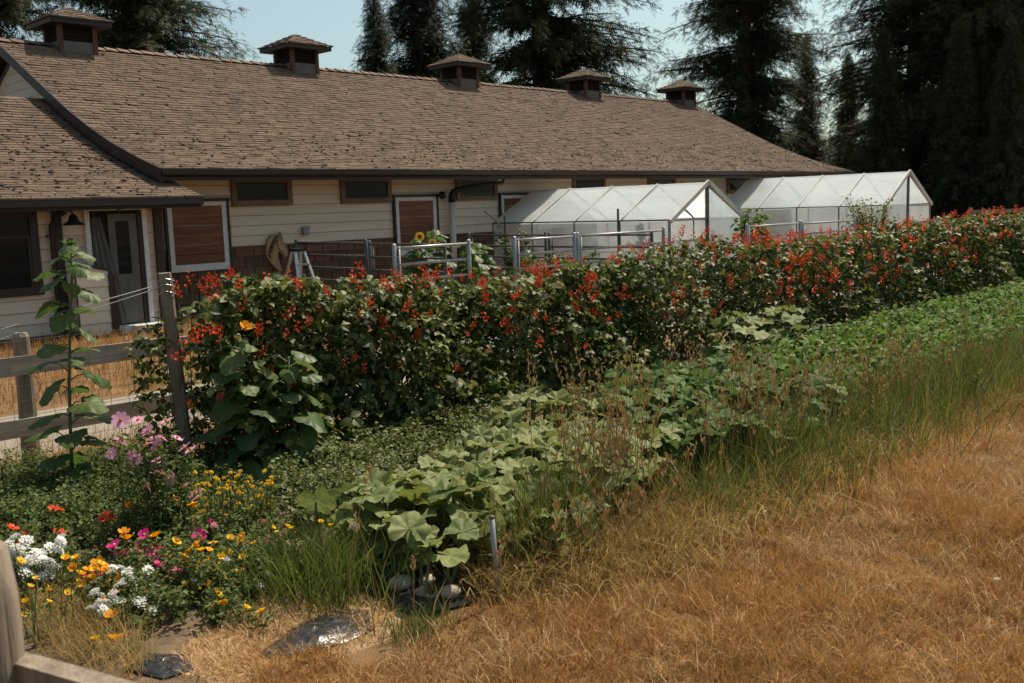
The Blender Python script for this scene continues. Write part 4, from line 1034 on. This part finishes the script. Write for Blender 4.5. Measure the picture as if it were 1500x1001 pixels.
# pale rhubarb-like plants by the bean row
for j, (px, py, lb) in enumerate(((1075, 475, 'big-leaved pale plant left of the two before the far beans'), (1150, 470, 'big-leaved silvery plant right of the two before the far beans'))):
    b0 = ony(px, py, 5.7); tall_plant('broadleaf_plant', lb, 'plant', (b0.x, 5.7, 0), [(0, 0, 0), (.0, 0, .25), (.02, 0, .55), (.0, 0, b0.z)], 13, SQM, .15, seed=60 + j)

# ================================================================== WEEDS, LOW CROP
def weed_field(name, label, poly, nplants, per, h, lsize, matn, stem='stem_green', cat=None):
    c = sample_poly(poly, nplants); hh_ = h * rng.uniform(.5, 1.15, nplants)
    idx = np.repeat(np.arange(nplants), per); N_ = len(idx); t = rng.random(N_) ** .8
    a = rng.uniform(0, 6.28, N_); spread = .16 * h / .5 * (.4 + t * .8) * rng.random(N_)
    P_ = np.column_stack([c[idx, 0] + np.cos(a) * spread, c[idx, 1] + np.sin(a) * spread, hh_[idx] * t + .01])
    V, T = scatter(LV, LT, P_, a + rng.normal(0, .5, N_), rng.normal(.1, .5, N_), rng.normal(0, .5, N_), lsize * rng.uniform(.5, 1.3, N_))
    o = np_mesh(name, V, T, matn, None, kind='stuff', label=label)
    if cat: o['category'] = cat
    return o
weed_field('weeds', 'fine leafy green weeds between squash and bean row', wpoly([(405, 760), (400, 690), (480, 650), (640, 610), (740, 585), (760, 610), (690, 665), (560, 712), (450, 765)], .1), 330, 60, .24, .030, 'weed_leaf', cat='weeds')
weed_field('weeds', 'green weeds at the foot of the far bean row', [(6.5, 5.5), (8, 5.4), (13, 5.7), (22, 5.6), (22, 5.95), (6.5, 5.95)], 420, 34, .2, .042, 'weed_leaf', cat='weeds')
weed_field('low_crop', 'bright green low leafy crop in the far part of the garden', [(7.4, 4.0), (9, 3.75), (13, 3.7), (20, 3.7), (22, 5.5), (11, 5.6), (8.3, 5.3)], 1300, 16, .32, .075, 'crop_leaf', cat='vegetable crop')
weed_field('undergrowth', 'taller feathery green growth around the cosmos and sunflower stalk', wpoly([(0, 790), (0, 700), (150, 690), (330, 690), (340, 740), (250, 770), (120, 800)], 0), 240, 70, .24, .024, 'feather_leaf', cat='undergrowth')
weed_field('undergrowth', 'mixed green undergrowth below the flowers', wpoly([(0, 830), (110, 890), (190, 935), (330, 925), (395, 890), (420, 760), (330, 700), (150, 690), (-60, 730)], 0), 380, 60, .17, .026, 'feather_leaf', cat='undergrowth')

# ================================================================== GRASSES
def field(name, label, xy, h, w, lean, matn, curl=.5, cat='grass'):
    V, T = blades(xy, h, w, lean, 0, curl); o = np_mesh(name, V, T, matn, None, kind='stuff', label=label); o['category'] = cat; return o
def rect(n, x0, x1, y0, y1): return np.column_stack([rng.uniform(x0, x1, n), rng.uniform(y0, y1, n)])
def lawn_mask(p): return p[:, 1] < 3.25 - .045 * np.maximum(p[:, 0] - 3, 0) + .12 * np.sin(p[:, 0] * 2.1)
xy = np.concatenate([rect(150000, .6, 6, -.3, 3.4), rect(85000, 5, 10, -1.5, 3.2), rect(75000, 10, 24, -6, 3.0), rect(16000, .2, 3, 2.0, 4.2)]); xy = xy[lawn_mask(xy) | ((xy[:, 0] < 2.3) & (xy[:, 1] < 3.9))]
nz_ = lownoise(xy[:, 0], xy[:, 1], 3.5, 1); far = xy[:, 0] > 9
field('dry_lawn', 'short dry orange-brown grass in the foreground', xy, np.clip(.055 + .045 * nz_ + .03 * lownoise(xy[:, 0], xy[:, 1], 11, 6), .02, .16) * rng.uniform(.6, 1.6, len(xy)) * np.where(far, 1.2, 1), np.where(far, .006, .0036), rng.uniform(.25, 1.15, len(xy)), 'dry_grass', .25)
xy = rect(26000, -4, 16, 10.2, 16.2); field('dry_yard_grass', 'dry golden grass in the yard before the barn', xy, rng.uniform(.06, .2, len(xy)), np.full(len(xy), .010), rng.uniform(.1, .7, len(xy)), 'dry_grass')
xy = rect(2600, -1, 4.4, 7.3, 8.3); field('fence_grass', 'dry grass tufts along the board fence', xy, rng.uniform(.05, .3, len(xy)), np.full(len(xy), .005), rng.uniform(.1, .7, len(xy)), 'straw')
c0 = np.concatenate([rect(1300, 1.5, 8, -.2, 3.1), rect(500, 8, 18, -4, 2.6)]); k = rng.integers(10, 34, len(c0)); xy = np.repeat(c0, k, 0) + rng.normal(0, .035, (k.sum(), 2)); xy = xy[lawn_mask(xy)]
field('lawn_tufts', 'longer pale dry tufts scattered over the foreground lawn', xy, rng.uniform(.04, .15, len(xy)), np.full(len(xy), .0036), rng.uniform(.3, 1.2, len(xy)), 'straw', .4)
c0 = rect(110, 1.6, 9, -.2, 2.9); xy = np.repeat(c0, 26, 0) + rng.normal(0, .06, (110 * 26, 2)); xy = xy[lawn_mask(xy)]
field('lawn_green_tufts', 'small olive green tufts surviving in the dry lawn', xy, rng.uniform(.03, .09, len(xy)), np.full(len(xy), .003), rng.uniform(.3, 1.1, len(xy)), 'green_grass', .4)
# border of taller grass between lawn and crops
def border(n, x0, x1, yc, hw): 
    x = rng.uniform(x0, x1, n); y = yc - .035 * np.maximum(x - 4, 0) + rng.normal(0, hw, n); return np.column_stack([x, y])
cl = lambda n, cx, cy, sx, sy: np.column_stack([rng.normal(cx, sx, n), rng.normal(cy, sy, n)])
xy = np.concatenate([border(12500, 4.6, 15, 3.38, .26), cl(900, 3.75, 3.4, .16, .1)]); k = lownoise(xy[:, 0], xy[:, 1], 4, 8)
field('tall_grass', 'tall green and yellowing grass along the crop edge', xy, np.clip(.43 + .17 * k, .1, .85) * rng.uniform(.6, 1.25, len(xy)), rng.uniform(.004, .010, len(xy)), rng.uniform(.05, 1.0, len(xy)) ** 1.3, 'green_grass')
xy = np.concatenate([border(9000, 3.45, 12, 3.10, .20), cl(3000, 4.1, 3.12, .42, .2), cl(1100, 3.45, 3.25, .14, .1)])
field('dry_tall_grass', 'tall straw-coloured grass at the lawn edge', xy, rng.uniform(.10, .40, len(xy)) * np.clip(.8 + .4 * lownoise(xy[:, 0], xy[:, 1], 5, 4), .4, 1.4), rng.uniform(.003, .007, len(xy)), rng.uniform(.3, 1.3, len(xy)), 'tall_straw')
xy = cl(1100, 2.72, 4.0, .16, .2); field('grass_tuft', 'lush green grass tuft between flowers and squash', xy, rng.uniform(.12, .42, len(xy)), np.full(len(xy), .007), rng.uniform(.15, .8, len(xy)), 'fresh_grass')
xy = cl(260, 2.68, 3.22, .09, .06); field('grass_tuft', 'small green grass tuft below the black plastic', xy, rng.uniform(.06, .17, len(xy)), np.full(len(xy), .004), rng.uniform(.2, .9, len(xy)), 'green_grass')
xy = np.concatenate([sample_poly(wpoly([(25, 870), (100, 880), (200, 940), (240, 985), (180, 1001), (60, 960)], 0), 1300)]); field('dry_tuft', 'long pale dry grass before the flower bed', xy, rng.uniform(.06, .24, len(xy)), np.full(len(xy), .003), rng.uniform(.4, 1.2, len(xy)), 'tall_straw')
P = wpoly([(240, 985), (330, 900), (480, 860), (580, 890), (560, 935), (430, 985), (330, 1001)], 0); xy = sample_poly(P, 5000)
field('straw_litter', 'loose straw litter on the bed edge', xy, rng.uniform(.02, .09, len(xy)), np.full(len(xy), .0035), np.full(len(xy), .98), 'straw', .1)
# seed-headed dry stalks
def stalks(name, label, n, cx, cy, sx, sy, h0, h1):
    q = MB()
    for i in range(n):
        x, y = random.gauss(cx, sx), random.gauss(cy, sy); h = random.uniform(h0, h1); lx, ly = random.gauss(0, .07), random.gauss(0, .07)
        P0 = [(x, y, 0), (x + lx * .4, y + ly * .4, h * .5), (x + lx, y + ly, h * .82), (x + lx * 1.5, y + ly * 1.5, h)]
        q.tube(P0, [.0022, .002, .0016, .001], 4, 0, cap=False)
        for k in range(10):
            t = k / 10; c = Vector(P0[2]).lerp(Vector(P0[3]), t); a = k * 2.4; s_ = .016 * (1.1 - .6 * t)
            q.add([c, c + Vector((math.cos(a) * s_, math.sin(a) * s_, s_ * 1.4)), c + Vector((math.cos(a + .8) * s_ * .6, math.sin(a + .8) * s_ * .6, s_ * 2.2))], [(0, 1, 2)])
    return tag(obj(name, q, 'dry_stalk', None, (cx, cy, 0), kind='stuff'), label, 'dry weeds')
stalks('dry_weed_clump', 'tall reddish dry weed stalks at the squash edge', 85, 4.3, 3.42, .17, .12, .5, 1.12)
stalks('dry_weed_clump', 'dry weed stalks between far squash and lawn', 65, 5.75, 3.4, .16, .12, .45, .98)
stalks('seeding_grass', 'wispy seeding grass heads above the green border grass', 170, 6.8, 3.32, 1.5, .22, .35, .8)
stalks('dry_weed_clump', 'low tangled straw stalks right of the metal stake', 90, 4.1, 3.1, .45, .16, .2, .45)
stalks('dry_weed_clump', 'thin dry stalks rising from the far grass border', 70, 9.0, 3.35, 1.4, .2, .4, .8)

# ================================================================== BLACK MULCH FILM, STAKE, STONES
def film(name, label, px, z, seed, amp=.05):
    w_ = wpoly(px, 0); c = np.mean(w_, 0); q = MB(); n = len(w_); rings = 9; r = np.random.default_rng(seed); k = 5
    fine = []
    for i in range(n):
        for j in range(k): t = j / k; fine.append((w_[i][0] * (1 - t) + w_[(i + 1) % n][0] * t, w_[i][1] * (1 - t) + w_[(i + 1) % n][1] * t))
    m2 = len(fine); q.v.append((c[0], c[1], z + amp))
    for i in range(1, rings + 1):
        for x, y in fine:
            t = i / rings; X, Y = c[0] + (x - c[0]) * t, c[1] + (y - c[1]) * t
            zz = z + amp * (1 - t ** 2) + amp * .7 * float(lownoise(np.array([X]), np.array([Y]), 16, seed)[0]) * (1 - .6 * t) + r.normal(0, .004); q.v.append((X, Y, max(.012, zz)))
    for j in range(m2):
        j2 = (j + 1) % m2; q.f.append((0, 1 + j, 1 + j2)); q.m.append(0)
        for i in range(rings - 1): a, b_ = 1 + i * m2 + j, 1 + i * m2 + j2; q.f.append((a, a + m2, b_ + m2, b_)); q.m.append(0)
    return tag(obj(name, q, 'mulch_film', None, (c[0], c[1], 0), smooth=True), label, 'plastic sheet', 'black mulch sheets')
film('plastic_sheet', 'crumpled black plastic sheet at the front of the garden', [(372, 968), (430, 925), (490, 898), (540, 900), (545, 930), (480, 955), (420, 968)], .02, 1, .03)
film('plastic_sheet', 'black plastic sheet under the nearest squash leaves', [(500, 800), (580, 780), (700, 800), (716, 850), (700, 885), (620, 905), (555, 890)], .015, 2, .02)
film('plastic_sheet', 'torn black plastic at the bottom left by the straw', [(180, 985), (215, 965), (270, 965), (285, 985), (240, 998)], .015, 3, .02)
st = thing('metal_stake', 'thin grey metal stake beside the squash leaves', 'stake', (3.14, 3.2, 0))
q = MB(); q.tube([(3.155, 3.19, 0), (3.14, 3.2, .42)], .0125, 10); obj('tube', q, 'galv', st, smooth=True)
q = MB(); q.tube([(3.14, 3.2, .415), (3.1395, 3.2002, .43)], [.0135, .011], 10); obj('cap', q, 'dull_steel', st, smooth=True)
for j, (px, py, s_, lb) in enumerate(((588, 868, .06, 'flat stone on the black plastic'), (625, 862, .045, 'small round stone right of the flat one by the squash'), (660, 880, .05, 'tan stone nearest the metal stake'), (1460, 858, .018, 'white pebble in the dry lawn at the right'), (1122, 758, .02, 'pale seed head ball at the lawn edge'))):
    p0 = onz(px, py, 0); q = MB(); r = random.Random(j)
    for i in range(5):
        th = math.pi * i / 4
        for k in range(8): a = k * math.pi / 4; rr = s_ * math.sin(th) * r.uniform(.85, 1.15) + 1e-4; q.v.append((p0.x + rr * math.cos(a) * 1.25, p0.y + rr * math.sin(a), s_ * .5 + .02 - s_ * .6 * math.cos(th)))
    for i in range(4):
        for k in range(8): a, b_ = i * 8 + k, i * 8 + (k + 1) % 8; q.f.append((a, b_, b_ + 8, a + 8)); q.m.append(0)
    tag(obj('stone', q, 'stone' if j < 3 else 'petal_white', None, (p0.x, p0.y, 0), smooth=True), lb, 'stone', 'stones in the garden')

# ================================================================== FLOWER BED
def flower_plant(name, label, cat, y, spots, kind, scale=1.0, leafm='feather_leaf', fol=500, lsize=.03, jit=.12, tilt=.5, stemm='stem_green'):
    """flowers at photo spots on the vertical plane where the plant grows; stems to the ground, leaves around the stems"""
    W_ = []
    for px, py in spots:
        yy = y + random.uniform(-jit, jit); p = ony(px, py, yy)
        if p.z < .06: p = onz(px, py, .07 + random.uniform(0, .05))
        W_.append(p)
    c = sum(W_, Vector()) / len(W_); t = thing(name, label, cat, (c.x, c.y, 0))
    q = MB(); pts = []
    for p in W_:
        b_ = Vector((c.x + (p.x - c.x) * .75 + random.uniform(-.03, .03), p.y + random.uniform(-.02, .06), 0)); mid = b_.lerp(p, .55) + Vector((random.uniform(-.02, .02), random.uniform(-.02, .02), 0))
        q.tube([b_, mid, p], [.003, .0026, .0018], 4, cap=False)
        for i in range(max(2, fol // len(W_))):
            u = random.random() ** .8 * .93; s_ = b_.lerp(mid, u / .55) if u < .55 else mid.lerp(p, (u - .55) / .45); pts.append(s_ + Vector((random.gauss(0, .035), random.gauss(0, .035), random.gauss(0, .015))))
        k = FM[kind] if isinstance(kind, str) else FM[random.choice(kind)]
        place('flower', k, p, (random.gauss(.45, .3) * tilt * 2, random.gauss(0, .35) * tilt * 2, random.uniform(0, 6.28)), scale * 1.05 * random.uniform(.75, 1.2), t)
    obj('stems', q, stemm, t, kind='stuff')
    pts = np.array([tuple(p) for p in pts]); pts[:, 2] = np.maximum(pts[:, 2], .01); n_ = len(pts)
    V, T = scatter(LV * np.array([1, .45, 1]), LT, pts, rng.uniform(0, 6.28, n_), rng.normal(-.3, .5, n_), rng.normal(0, .5, n_), lsize * rng.uniform(.6, 1.5, n_))
    np_mesh('leaves', V, T, leafm, t, kind='stuff')
def spot(n, x0, y0, x1, y1): return [(random.uniform(x0, x1), random.uniform(y0, y1)) for _ in range(n)]
zz = lambda L: [(x / 2.377, 580 + y / 2.377) for x, y in L]
flower_plant('cosmos_plant', 'pink cosmos beside the sunflower stalk', 'cosmos', 5.3, zz([(420, 85), (480, 85), (515, 122), (540, 150), (548, 172), (510, 170), (568, 150), (418, 160), (385, 200), (468, 217), (545, 225), (563, 238), (540, 272), (560, 270), (594, 290), (510, 312), (645, 315), (685, 343), (615, 148), (645, 180), (665, 190), (580, 90)]), 'cosmos', 1.15, fol=2400, lsize=.035, tilt=.75)
flower_plant('white_flower_clump', 'white flower clusters at the far left edge of the bed', 'white flowers', 5.0, spot(46, 12, 785, 90, 850), 'white', .85, fol=900)
flower_plant('white_flower_clump', 'white flower clusters below the orange poppies', 'white flowers', 4.6, spot(38, 125, 832, 222, 898), 'white', .75, fol=900)
flower_plant('orange_poppy_clump', 'orange and yellow poppies left of the magenta blooms', 'poppies', 4.75, spot(24, 108, 826, 168, 862), ['orange', 'yellow'], .95, fol=500)
flower_plant('orange_poppy_clump', 'orange poppies around the magenta blooms', 'poppies', 4.85, zz([(432, 480), (440, 500), (485, 600), (575, 565), (600, 578), (545, 490), (650, 660), (400, 690), (390, 770), (400, 850), (360, 720), (505, 690)]), 'orange', .95, fol=500)
flower_plant('godetia_clump', 'magenta godetia blooms in the middle of the flower bed', 'godetia', 4.95, zz([(405, 555), (428, 560), (480, 530), (485, 548), (520, 545), (548, 545), (550, 595), (505, 485), (535, 560), (330, 640), (310, 630), (402, 525), (735, 450), (728, 460), (695, 485), (700, 490), (650, 615), (600, 618)]), 'godetia', .95, fol=700)
flower_plant('magenta_flower_clump', 'small magenta and rusty flowers at the right end of the bed', 'flowers', 4.75, zz([(950, 485), (965, 505), (940, 510), (975, 555), (985, 565), (925, 500), (920, 440), (905, 437), (890, 570), (920, 575)]), ['godetia', 'rust'], .6, fol=400)
flower_plant('yellow_flower_clump', 'bright yellow flowers at the front right of the bed', 'yellow flowers', 4.4, zz([(613, 508), (685, 518), (743, 515), (802, 497), (838, 508), (843, 493), (885, 515), (672, 380), (700, 540), (727, 573), (763, 577), (735, 607), (762, 612), (833, 615), (677, 608), (690, 668), (648, 583), (695, 585), (755, 690), (768, 704), (776, 724), (735, 737), (858, 740), (910, 750), (790, 553), (727, 540), (770, 560), (640, 560), (660, 540), (710, 630), (800, 590), (815, 650), (780, 640), (720, 660), (600, 640), (845, 560), (870, 590)]), ['calendula', 'yellow'], .95, fol=1800)
flower_plant('yellow_flower_clump', 'yellow blooms under the pink cosmos', 'yellow flowers', 5.4, zz([(567, 362), (575, 370), (613, 360), (545, 377), (560, 425), (580, 378), (625, 380), (643, 398), (455, 385)]), 'calendula', 1.0, fol=900)
flower_plant('yellow_button_clump', 'mass of tiny yellow button flowers behind the grass tuft', 'button flowers', 5.15, spot(120, 285, 690, 402, 770) , 'button', .72, fol=1500, jit=.2)
flower_plant('yellow_button_clump', 'few small yellow flowers scattered in the green grass tuft', 'button flowers', 4.1, zz([(950, 460), (965, 475), (1000, 455), (1015, 462)]) + [(470, 765), (485, 770), (505, 812), (488, 838), (555, 828), (568, 828), (500, 842)], 'yellow', .6, fol=120)
flower_plant('red_poppy_clump', 'red poppies at the back left of the bed', 'poppies', 5.4, zz([(40, 465), (80, 500), (88, 485), (185, 398), (205, 398), (372, 425), (360, 430), (205, 482), (455, 390), (790, 553), (75, 520)]), 'red', .95, fol=800)
flower_plant('blue_flower_clump', 'few pale lilac flowers at the right of the yellow blooms', 'lilac flowers', 4.4, zz([(930, 620), (905, 662), (672, 647), (738, 658), (790, 575), (540, 665)]), 'blue', .9, fol=160)
flower_plant('yellow_flower_clump', 'low yellow daisies in the dry grass at the left', 'yellow flowers', 4.5, zz([(70, 580), (125, 637), (105, 665), (172, 675), (90, 717), (170, 718), (238, 688), (228, 567), (265, 565), (332, 850), (85, 765)]), 'yellow', .75, fol=160)

# ================================================================== SHRUBS BY THE GREENHOUSES
def shrub(name, label, base, h, w, nleaf, matn, lsize, stems=14, seed=0):
    r = np.random.default_rng(seed); t = thing(name, label, 'shrub', base); q = MB(); P_ = []
    for i in range(stems):
        a = r.uniform(0, 6.28); L_ = h * r.uniform(.6, 1.05); tip = Vector(base) + Vector((math.cos(a) * w * r.uniform(.2, 1), math.sin(a) * w * r.uniform(.2, 1), L_)); b_ = Vector(base) + Vector((math.cos(a) * .08, math.sin(a) * .08, 0)); mid = b_.lerp(tip, .5) + Vector((0, 0, .1))
        q.tube([b_, mid, tip], [.012, .008, .002], 5, cap=False)
        for k in range(nleaf // stems):
            u = r.random() ** .6; s_ = b_.lerp(mid, u * 2) if u < .5 else mid.lerp(tip, u * 2 - 1); P_.append(tuple(s_ + Vector((r.normal(0, .07), r.normal(0, .07), r.normal(0, .05)))))
    obj('stems', q, 'stem_brown', t, smooth=True); P_ = np.array(P_); P_[:, 2] = np.maximum(P_[:, 2], .02); n_ = len(P_)
    V, T = scatter(LV, LT, P_, r.uniform(0, 6.28, n_), r.normal(0, .5, n_), r.normal(0, .5, n_), lsize * r.uniform(.6, 1.4, n_)); np_mesh('foliage', V, T, matn, t, kind='stuff')
shrub('shrub', 'twiggy brownish green shrub in front of the farther greenhouse', (25.2, 11.2, 0), 1.75, .8, 2600, 'weed_leaf', .06, 46, 1)
shrub('shrub', 'light green leafy bush between the two greenhouses', (19.9, 11.6, 0), 1.65, .5, 500, 'crop_leaf', .12, 12, 2)
shrub('shrub', 'dark leafy shrub at the foot of the white pipe', (16.6, 15.9, 0), 1.25, .5, 700, 'weed_leaf', .08, 16, 3)
shrub('shrub', 'low green shrub under the nearer greenhouse side', (14.2, 12.6, 0), .95, .9, 1500, 'weed_leaf', .09, 24, 4)

# ================================================================== CONIFERS
def conifer_mesh(h, rad, seed, low=1.2, dens=1.0, droop=.17):
    r = np.random.default_rng(seed); trunk = MB(); trunk.tube([(0, 0, 0), (.05, 0, h * .3), (0, .06, h * .65), (0, 0, h)], [h * .017, h * .013, h * .007, .02], 10)
    limbs = MB(); SP, SY, SPi, SR, SS = [], [], [], [], []
    z = low
    while z < h * .985:
        t = (z - low) / (h - low); L0 = rad * (1 - t) ** .75 * (.35 + .65 * min(1, t * 6 + .55)); k = int(r.integers(4, 7))
        for i in range(k):
            a = r.uniform(0, 6.28); L_ = L0 * r.uniform(.55, 1.15) + .15; rise = r.uniform(-.22, .16) + .35 * t; pts = []
            for j in range(6):
                u = j / 5; pts.append(Vector((math.cos(a) * L_ * u, math.sin(a) * L_ * u, z + L_ * (rise * u - droop * u * u * 1.2))))
            limbs.tube(pts, [.012 * L_ + .012, .010 * L_ + .01, .007 * L_ + .008, .005 * L_ + .006, .004 * L_ + .004, .004], 5, cap=False)
            ns = int((10 + L_ * 20) * dens)
            for s_ in range(ns):
                u = .12 + .88 * (s_ + r.random()) / ns; f = u * 5; kk = min(int(f), 4); p = pts[kk].lerp(pts[kk + 1], f - kk); side = r.choice([-1, 1]); sz = (.30 + .46 * (1 - u)) * min(1.0, .4 + L_ * .25) * r.uniform(.6, 1.35)
                SP.append(tuple(p + Vector((r.normal(0, .1), r.normal(0, .1), r.normal(-.06, .2))))); SY.append(a + side * r.uniform(.3, 1.15)); SPi.append(r.normal(.35, .4)); SR.append(r.normal(0, .5)); SS.append(sz)
        z += r.uniform(.20, .38) * (1 if h > 15 else .7)
    # spray: a jagged drooping frond
    tv, tf = [], []
    for i in range(6):
        x = i / 6; w_ = .30 * (1 - x) + .05
        for sd_ in (-1, 1):
            o = len(tv); tv += [(x, 0, -.10 * x * x), (x + .10, 0, -.10 * x * x - .02), (x + .20, sd_ * w_, -.16 * x - .06)]; tf.append((o, o + 1, o + 2))
    o = len(tv); tv += [(.85, -.03, -.08), (.85, .03, -.08), (1.15, 0, -.18)]; tf.append((o, o + 1, o + 2))
    V, T = scatter(np.array(tv), np.array(tf), np.array(SP), np.array(SY), np.array(SPi), np.array(SR), np.array(SS))
    return trunk, limbs, V, T
CON = {}
for key, args in dict(a=(30, 5.8, 1, 1.2, 1.0), b=(27, 5.4, 2, .8, 1.0), c=(14.5, 2.5, 3, .5, 1.2), d=(26, 6.2, 5, .4, 1.1)).items():
    tr, lb, V, T = conifer_mesh(*args)
    mats_ = 'needles_light' if key == 'c' else 'needles'
    CON[key] = (mesh_from('trunk', tr.v, tr.f, 'bark', smooth=True), mesh_from('limbs', lb.v, lb.f, 'bark'), np_mesh('crown', V, T, mats_), )
    bpy.data.objects.remove(CON[key][2]) if False else None
crown_me = {k: v[2].data for k, v in CON.items()}
for v in CON.values(): bpy.data.objects.remove(v[2])
def conifer(key, px, dist, label, s=1.0, rz=0.0):
    o, d_ = ray(px, 300); d_ = Vector((d_.x, d_.y, 0)).normalized(); p = d_ * dist
    t = thing('conifer_tree', label, 'conifer', (p.x, p.y, 0), 'conifers behind the barn'); t.rotation_euler = (0, 0, rz); t.scale = (s, s, s)
    for nm, me in (('trunk', CON[key][0]), ('limbs', CON[key][1]), ('crown', crown_me[key])):
        c = bpy.data.objects.new(nm, me); COL.objects.link(c); c.parent = t
        if nm != 'trunk': c['kind'] = 'stuff'
    return t
conifer('b', 225, 45, 'wide conifer behind the barn between first and second cupola', 1.02, .3)
conifer('a', 15, 50, 'conifer at the upper left corner behind the first cupola', .95, 1.2)
conifer('c', 562, 52, 'slender pale spire-shaped conifer left of the third cupola', .92, .5)
conifer('c', 622, 56, 'narrow bushy conifer directly behind the third cupola', 1.45, 2.1)
conifer('c', 700, 58, 'small conifer tucked left of the great conifer behind the fourth cupola', 1.1, 3.9)
conifer('a', 800, 53, 'great dark conifer behind the third and fourth cupolas', 1.2, 2.4)
conifer('a', 1090, 56, 'great conifer right of the fifth cupola', 1.0, 4.0)
conifer('c', 1180, 60, 'low conifer behind the right end of the barn roof', .75, 1.0)
conifer('c', 1240, 63, 'small conifer at the gap right of the barn roof end', .7, 5.0)
conifer('d', 1335, 54, 'large dark conifer right of the sky gap', 1.0, .8)
conifer('b', 1425, 50, 'second dark conifer in from the upper right corner', 1.0, 1.9)
conifer('d', 1520, 54, 'conifer at the right edge of the photo', 1.0, 3.1)
conifer('c', 1290, 47, 'low dark conifer behind the farther greenhouse peak', .62, 2.0)
conifer('c', 1400, 46, 'low bushy conifer right of the farther greenhouse', .6, 4.4)
conifer('c', 1475, 45, 'low conifer at the right edge beyond the beans', .58, 3.0)
# far rail fence at the right
fr = thing('rail_fence', 'dark wooden rail fence in front of the trees at far right', 'fence', (36, 10, 0))
for i in range(6):
    a = Vector((33.0 + i * 2.2, 11.5 - i * 1.6, 0)); b_ = Vector((35.2 + i * 2.2, 9.9 - i * 1.6, 0)); q = MB(); q.tube([a, a + Vector((0, 0, 1.35))], .06, 8); obj('post', q, 'post_wood', fr)
    for z in (1.2, .7): q = MB(); q.bar(a + Vector((0, 0, z)), b_ + Vector((0, 0, z)), .04, .13); obj('rail', q, 'post_wood', fr)
